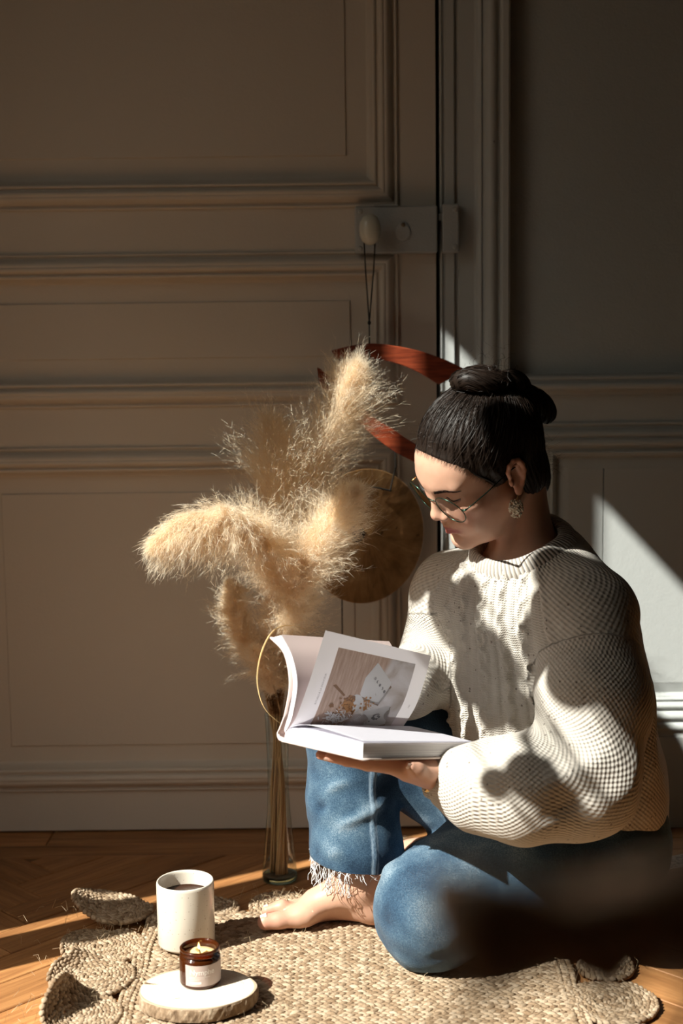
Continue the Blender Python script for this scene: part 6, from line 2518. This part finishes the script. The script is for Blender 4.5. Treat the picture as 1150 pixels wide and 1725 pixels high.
wt = empty('wristwatch', WRL, label='small gold wristwatch at the edge of the near sweater cuff', cat='watch')
wc, wax = np.array([0.1165, -0.6110, 0.2925]), unit(np.array([0.75, 0.25, -0.35]))
wx = unit(np.cross(wax, np.array([0, 0, 1.0])))
wy = np.cross(wax, wx)
pts = [wc + 0.0232 * (wx * math.cos(a) * 1.0 + wy * math.sin(a) * 0.84) for a in np.linspace(0, 2 * math.pi, 40, endpoint=False)]
MB().tube(pts, 0.0014, 8, closed=True).build('bracelet', M_GOLD, wt, smooth=True, world=True)
cdir = unit(wx * 0.50 - wy * 0.86 * np.sign(wy[2]))
Vb, Fb = lathe_geo([(0, 0.003), (0.0065, 0.003), (0.0075, 0.0015), (0.0075, -0.0015), (0, -0.002)], 24)
zq = np.array([0, 0, 1.0])
ee = cdir
aa = unit(np.cross(ee, wax))
Rm = np.array([wax, aa, ee])
mesh_obj('watch_case', np.array(Vb) @ Rm + wc + cdir * 0.0245, Fb, M_GOLD, wt, smooth=True, world=True)
# ------------------------------------------------------------------ tall round-leaved plant added out of view, its leaves placed to break the sunlight
plant = empty('added_shade_plant', (-0.64, -1.46, 0.0), label='unseen tall round-leaved plant in a clay pot, added by the window to break the sunlight', cat='plant')
M_LEAF = NT('plant_leaf').set(color=(0.055, 0.13, 0.035), rough=0.35, spec=0.4).mat
MB().lathe([(0, 0.0), (0.085, 0.0), (0.09, 0.004), (0.112, 0.19), (0.120, 0.192), (0.120, 0.215), (0.110, 0.216), (0.105, 0.19), (0.0, 0.185)], 40).build('pot', plain('terracotta', (0.42, 0.17, 0.085), 0.8), plant, smooth=True)
TR = smooth_path([(-0.64, -1.46, 0.18), (-0.635, -1.475, 0.7), (-0.645, -1.45, 1.15), (-0.64, -1.46, 1.70)], 40)
MB().tube(TR, np.linspace(0.011, 0.005, len(TR)), 10).build('stem', plain('plant_stem', (0.10, 0.085, 0.04), 0.7), plant, smooth=True, world=True)
SD = np.array(SUN_DIR)


def round_leaf(u, v, r, x=-0.62):
    """leaf whose shade passes through (u, v): u = y - 0.6 x, v = z + 1.08 x"""
    c = np.array([x, u + 0.6 * x, v - 1.08 * x])
    n = unit(-SD + rng.normal(0, 0.18, 3))
    d = unit(np.cross(n, rng.normal(size=3)))
    s = np.cross(n, d)
    V, F = [], []
    N = 22
    for side in (0.0006, -0.0006):
        V.append(c + n * side)
        for ring in (0.5, 1.0):
            for i in range(N):
                a = 2 * math.pi * i / N
                rr = r * ring * (1 + 0.06 * math.cos(a) - 0.10 * math.exp(-((a - math.pi) / 0.35) ** 2))
                V.append(c + d * rr * math.cos(a) + s * rr * math.sin(a) * 0.93 + n * (side - 0.10 * rr * ring * math.sin(a) ** 2))
    for b in (0, 1 + 2 * N):
        for i in range(N):
            j = (i + 1) % N
            F.append((b, b + 1 + i, b + 1 + j))
            F.append((b + 1 + i, b + 1 + N + i, b + 1 + N + j, b + 1 + j))
    for i in range(N):
        j = (i + 1) % N
        F.append((1 + N + i, 2 + 3 * N + i, 2 + 3 * N + j, 1 + N + j))
    leafo = mesh_obj('leaf', V, F, M_LEAF, plant, smooth=True, world=True)
    st = TR[int(np.argmin(np.abs(TR[:, 2] - (c[2] - 0.10))))]
    e = c - d * r * 0.9
    MB().tube(smooth_path([st, (st + e) / 2 + np.array([0, 0, 0.02]), e, c], 12), 0.0016, 6).build('leaf_stalk', M_LEAF, plant, smooth=True, world=True)


for u, v, r in ((-0.575, 0.600, 0.046), (-0.622, 0.640, 0.040), (-0.570, 0.685, 0.036), (-0.520, 0.640, 0.042), (-0.470, 0.690, 0.044), (-0.430, 0.640, 0.036), (-0.500, 0.725, 0.030), (-0.620, 0.575, 0.030), (-0.660, 0.610, 0.026),
                (-0.855, 0.575, 0.034), (-0.822, 0.515, 0.021),
                (-0.725, 0.735, 0.050), (-0.760, 0.820, 0.060), (-0.830, 0.765, 0.055), (-0.705, 0.880, 0.045), (-0.850, 0.880, 0.065), (-0.770, 0.940, 0.060), (-0.915, 0.820, 0.055), (-0.700, 0.640, 0.026), (-0.930, 0.930, 0.06), (-0.335, 0.745, 0.042), (-0.395, 0.735, 0.048), (-0.340, 0.665, 0.042), (-0.415, 0.655, 0.045), (-0.720, 1.02, 0.055), (-0.830, 1.02, 0.06)):
    round_leaf(u, v, r)

# ------------------------------------------------------------------ dried lotus pods near the camera, invented as stand-in for an unknown dark blur
pods = empty('stand_in_pods', (0.09, -2.20, 0.0), label='dried lotus pods added close to the camera, stand-in for an unknown brown blur over the near thigh', cat='dried pods')
M_POD = plain('dark_pod', (0.80, 0.58, 0.42), 0.8, spec=0.1)
MB().lathe([(0, 0.0), (0.05, 0.0), (0.058, 0.006), (0.060, 0.16), (0.050, 0.22), (0.020, 0.26), (0.018, 0.33), (0.021, 0.335), (0.017, 0.334), (0.014, 0.26), (0, 0.2)], 40).build('bottle', plain('brown_stoneware', (0.10, 0.06, 0.035), 0.5), pods, smooth=True)
for (x, y, z, r, tx, ty) in ((0.0335, -2.150, 0.7405, 0.0190, 0.25, -0.5), (0.0560, -2.146, 0.7385, 0.0200, -0.2, -0.35), (0.0760, -2.152, 0.7440, 0.0180, 0.1, -0.6)):
    V, F = lathe_geo([(0, 0.010), (0.35 * 1, 0.0105)] and [(0, 0.45), (0.45, 0.47), (0.85, 0.46), (0.98, 0.40), (1.0, 0.30), (0.92, 0.10), (0.72, -0.25), (0.42, -0.55), (0.16, -0.72), (0.10, -0.80), (0, -0.80)], 28)
    M3 = np.array(Euler((ty * 0.9, tx, 0)).to_matrix())
    po = mesh_obj('pod', (np.array(V) * r) @ M3.T + np.array([x, y, z]), F, M_POD, pods, smooth=True, world=True)
    mb = MB()
    for k in range(9):
        a, q = 2 * math.pi * k / 9 * (1 if k else 0), (0.0 if k == 0 else 0.58)
        Vs, Fs = lathe_geo([(0, 0.10), (0.10, 0.07), (0.14, 0.0), (0, -0.1)], 8)
        mb.add(((np.array(Vs) + np.array([q * math.cos(a), q * math.sin(a), 0.47])) * r) @ M3.T + np.array([x, y, z]), Fs)
    sd = mb.build('seeds', M_POD, po, smooth=True, world=True)
    sd['kind'] = 'stuff'
    b = np.array([x, y, z]) + M3 @ np.array([0, 0, -0.75 * r])
    MB().tube(smooth_path([b, b + M3 @ np.array([0, 0, -0.03]), [0.09 + (x - 0.05) * .3, -2.19, 0.50], [0.09, -2.20, 0.30]], 24), 0.0016, 8).build('stalk', M_POD, pods, smooth=True, world=True)
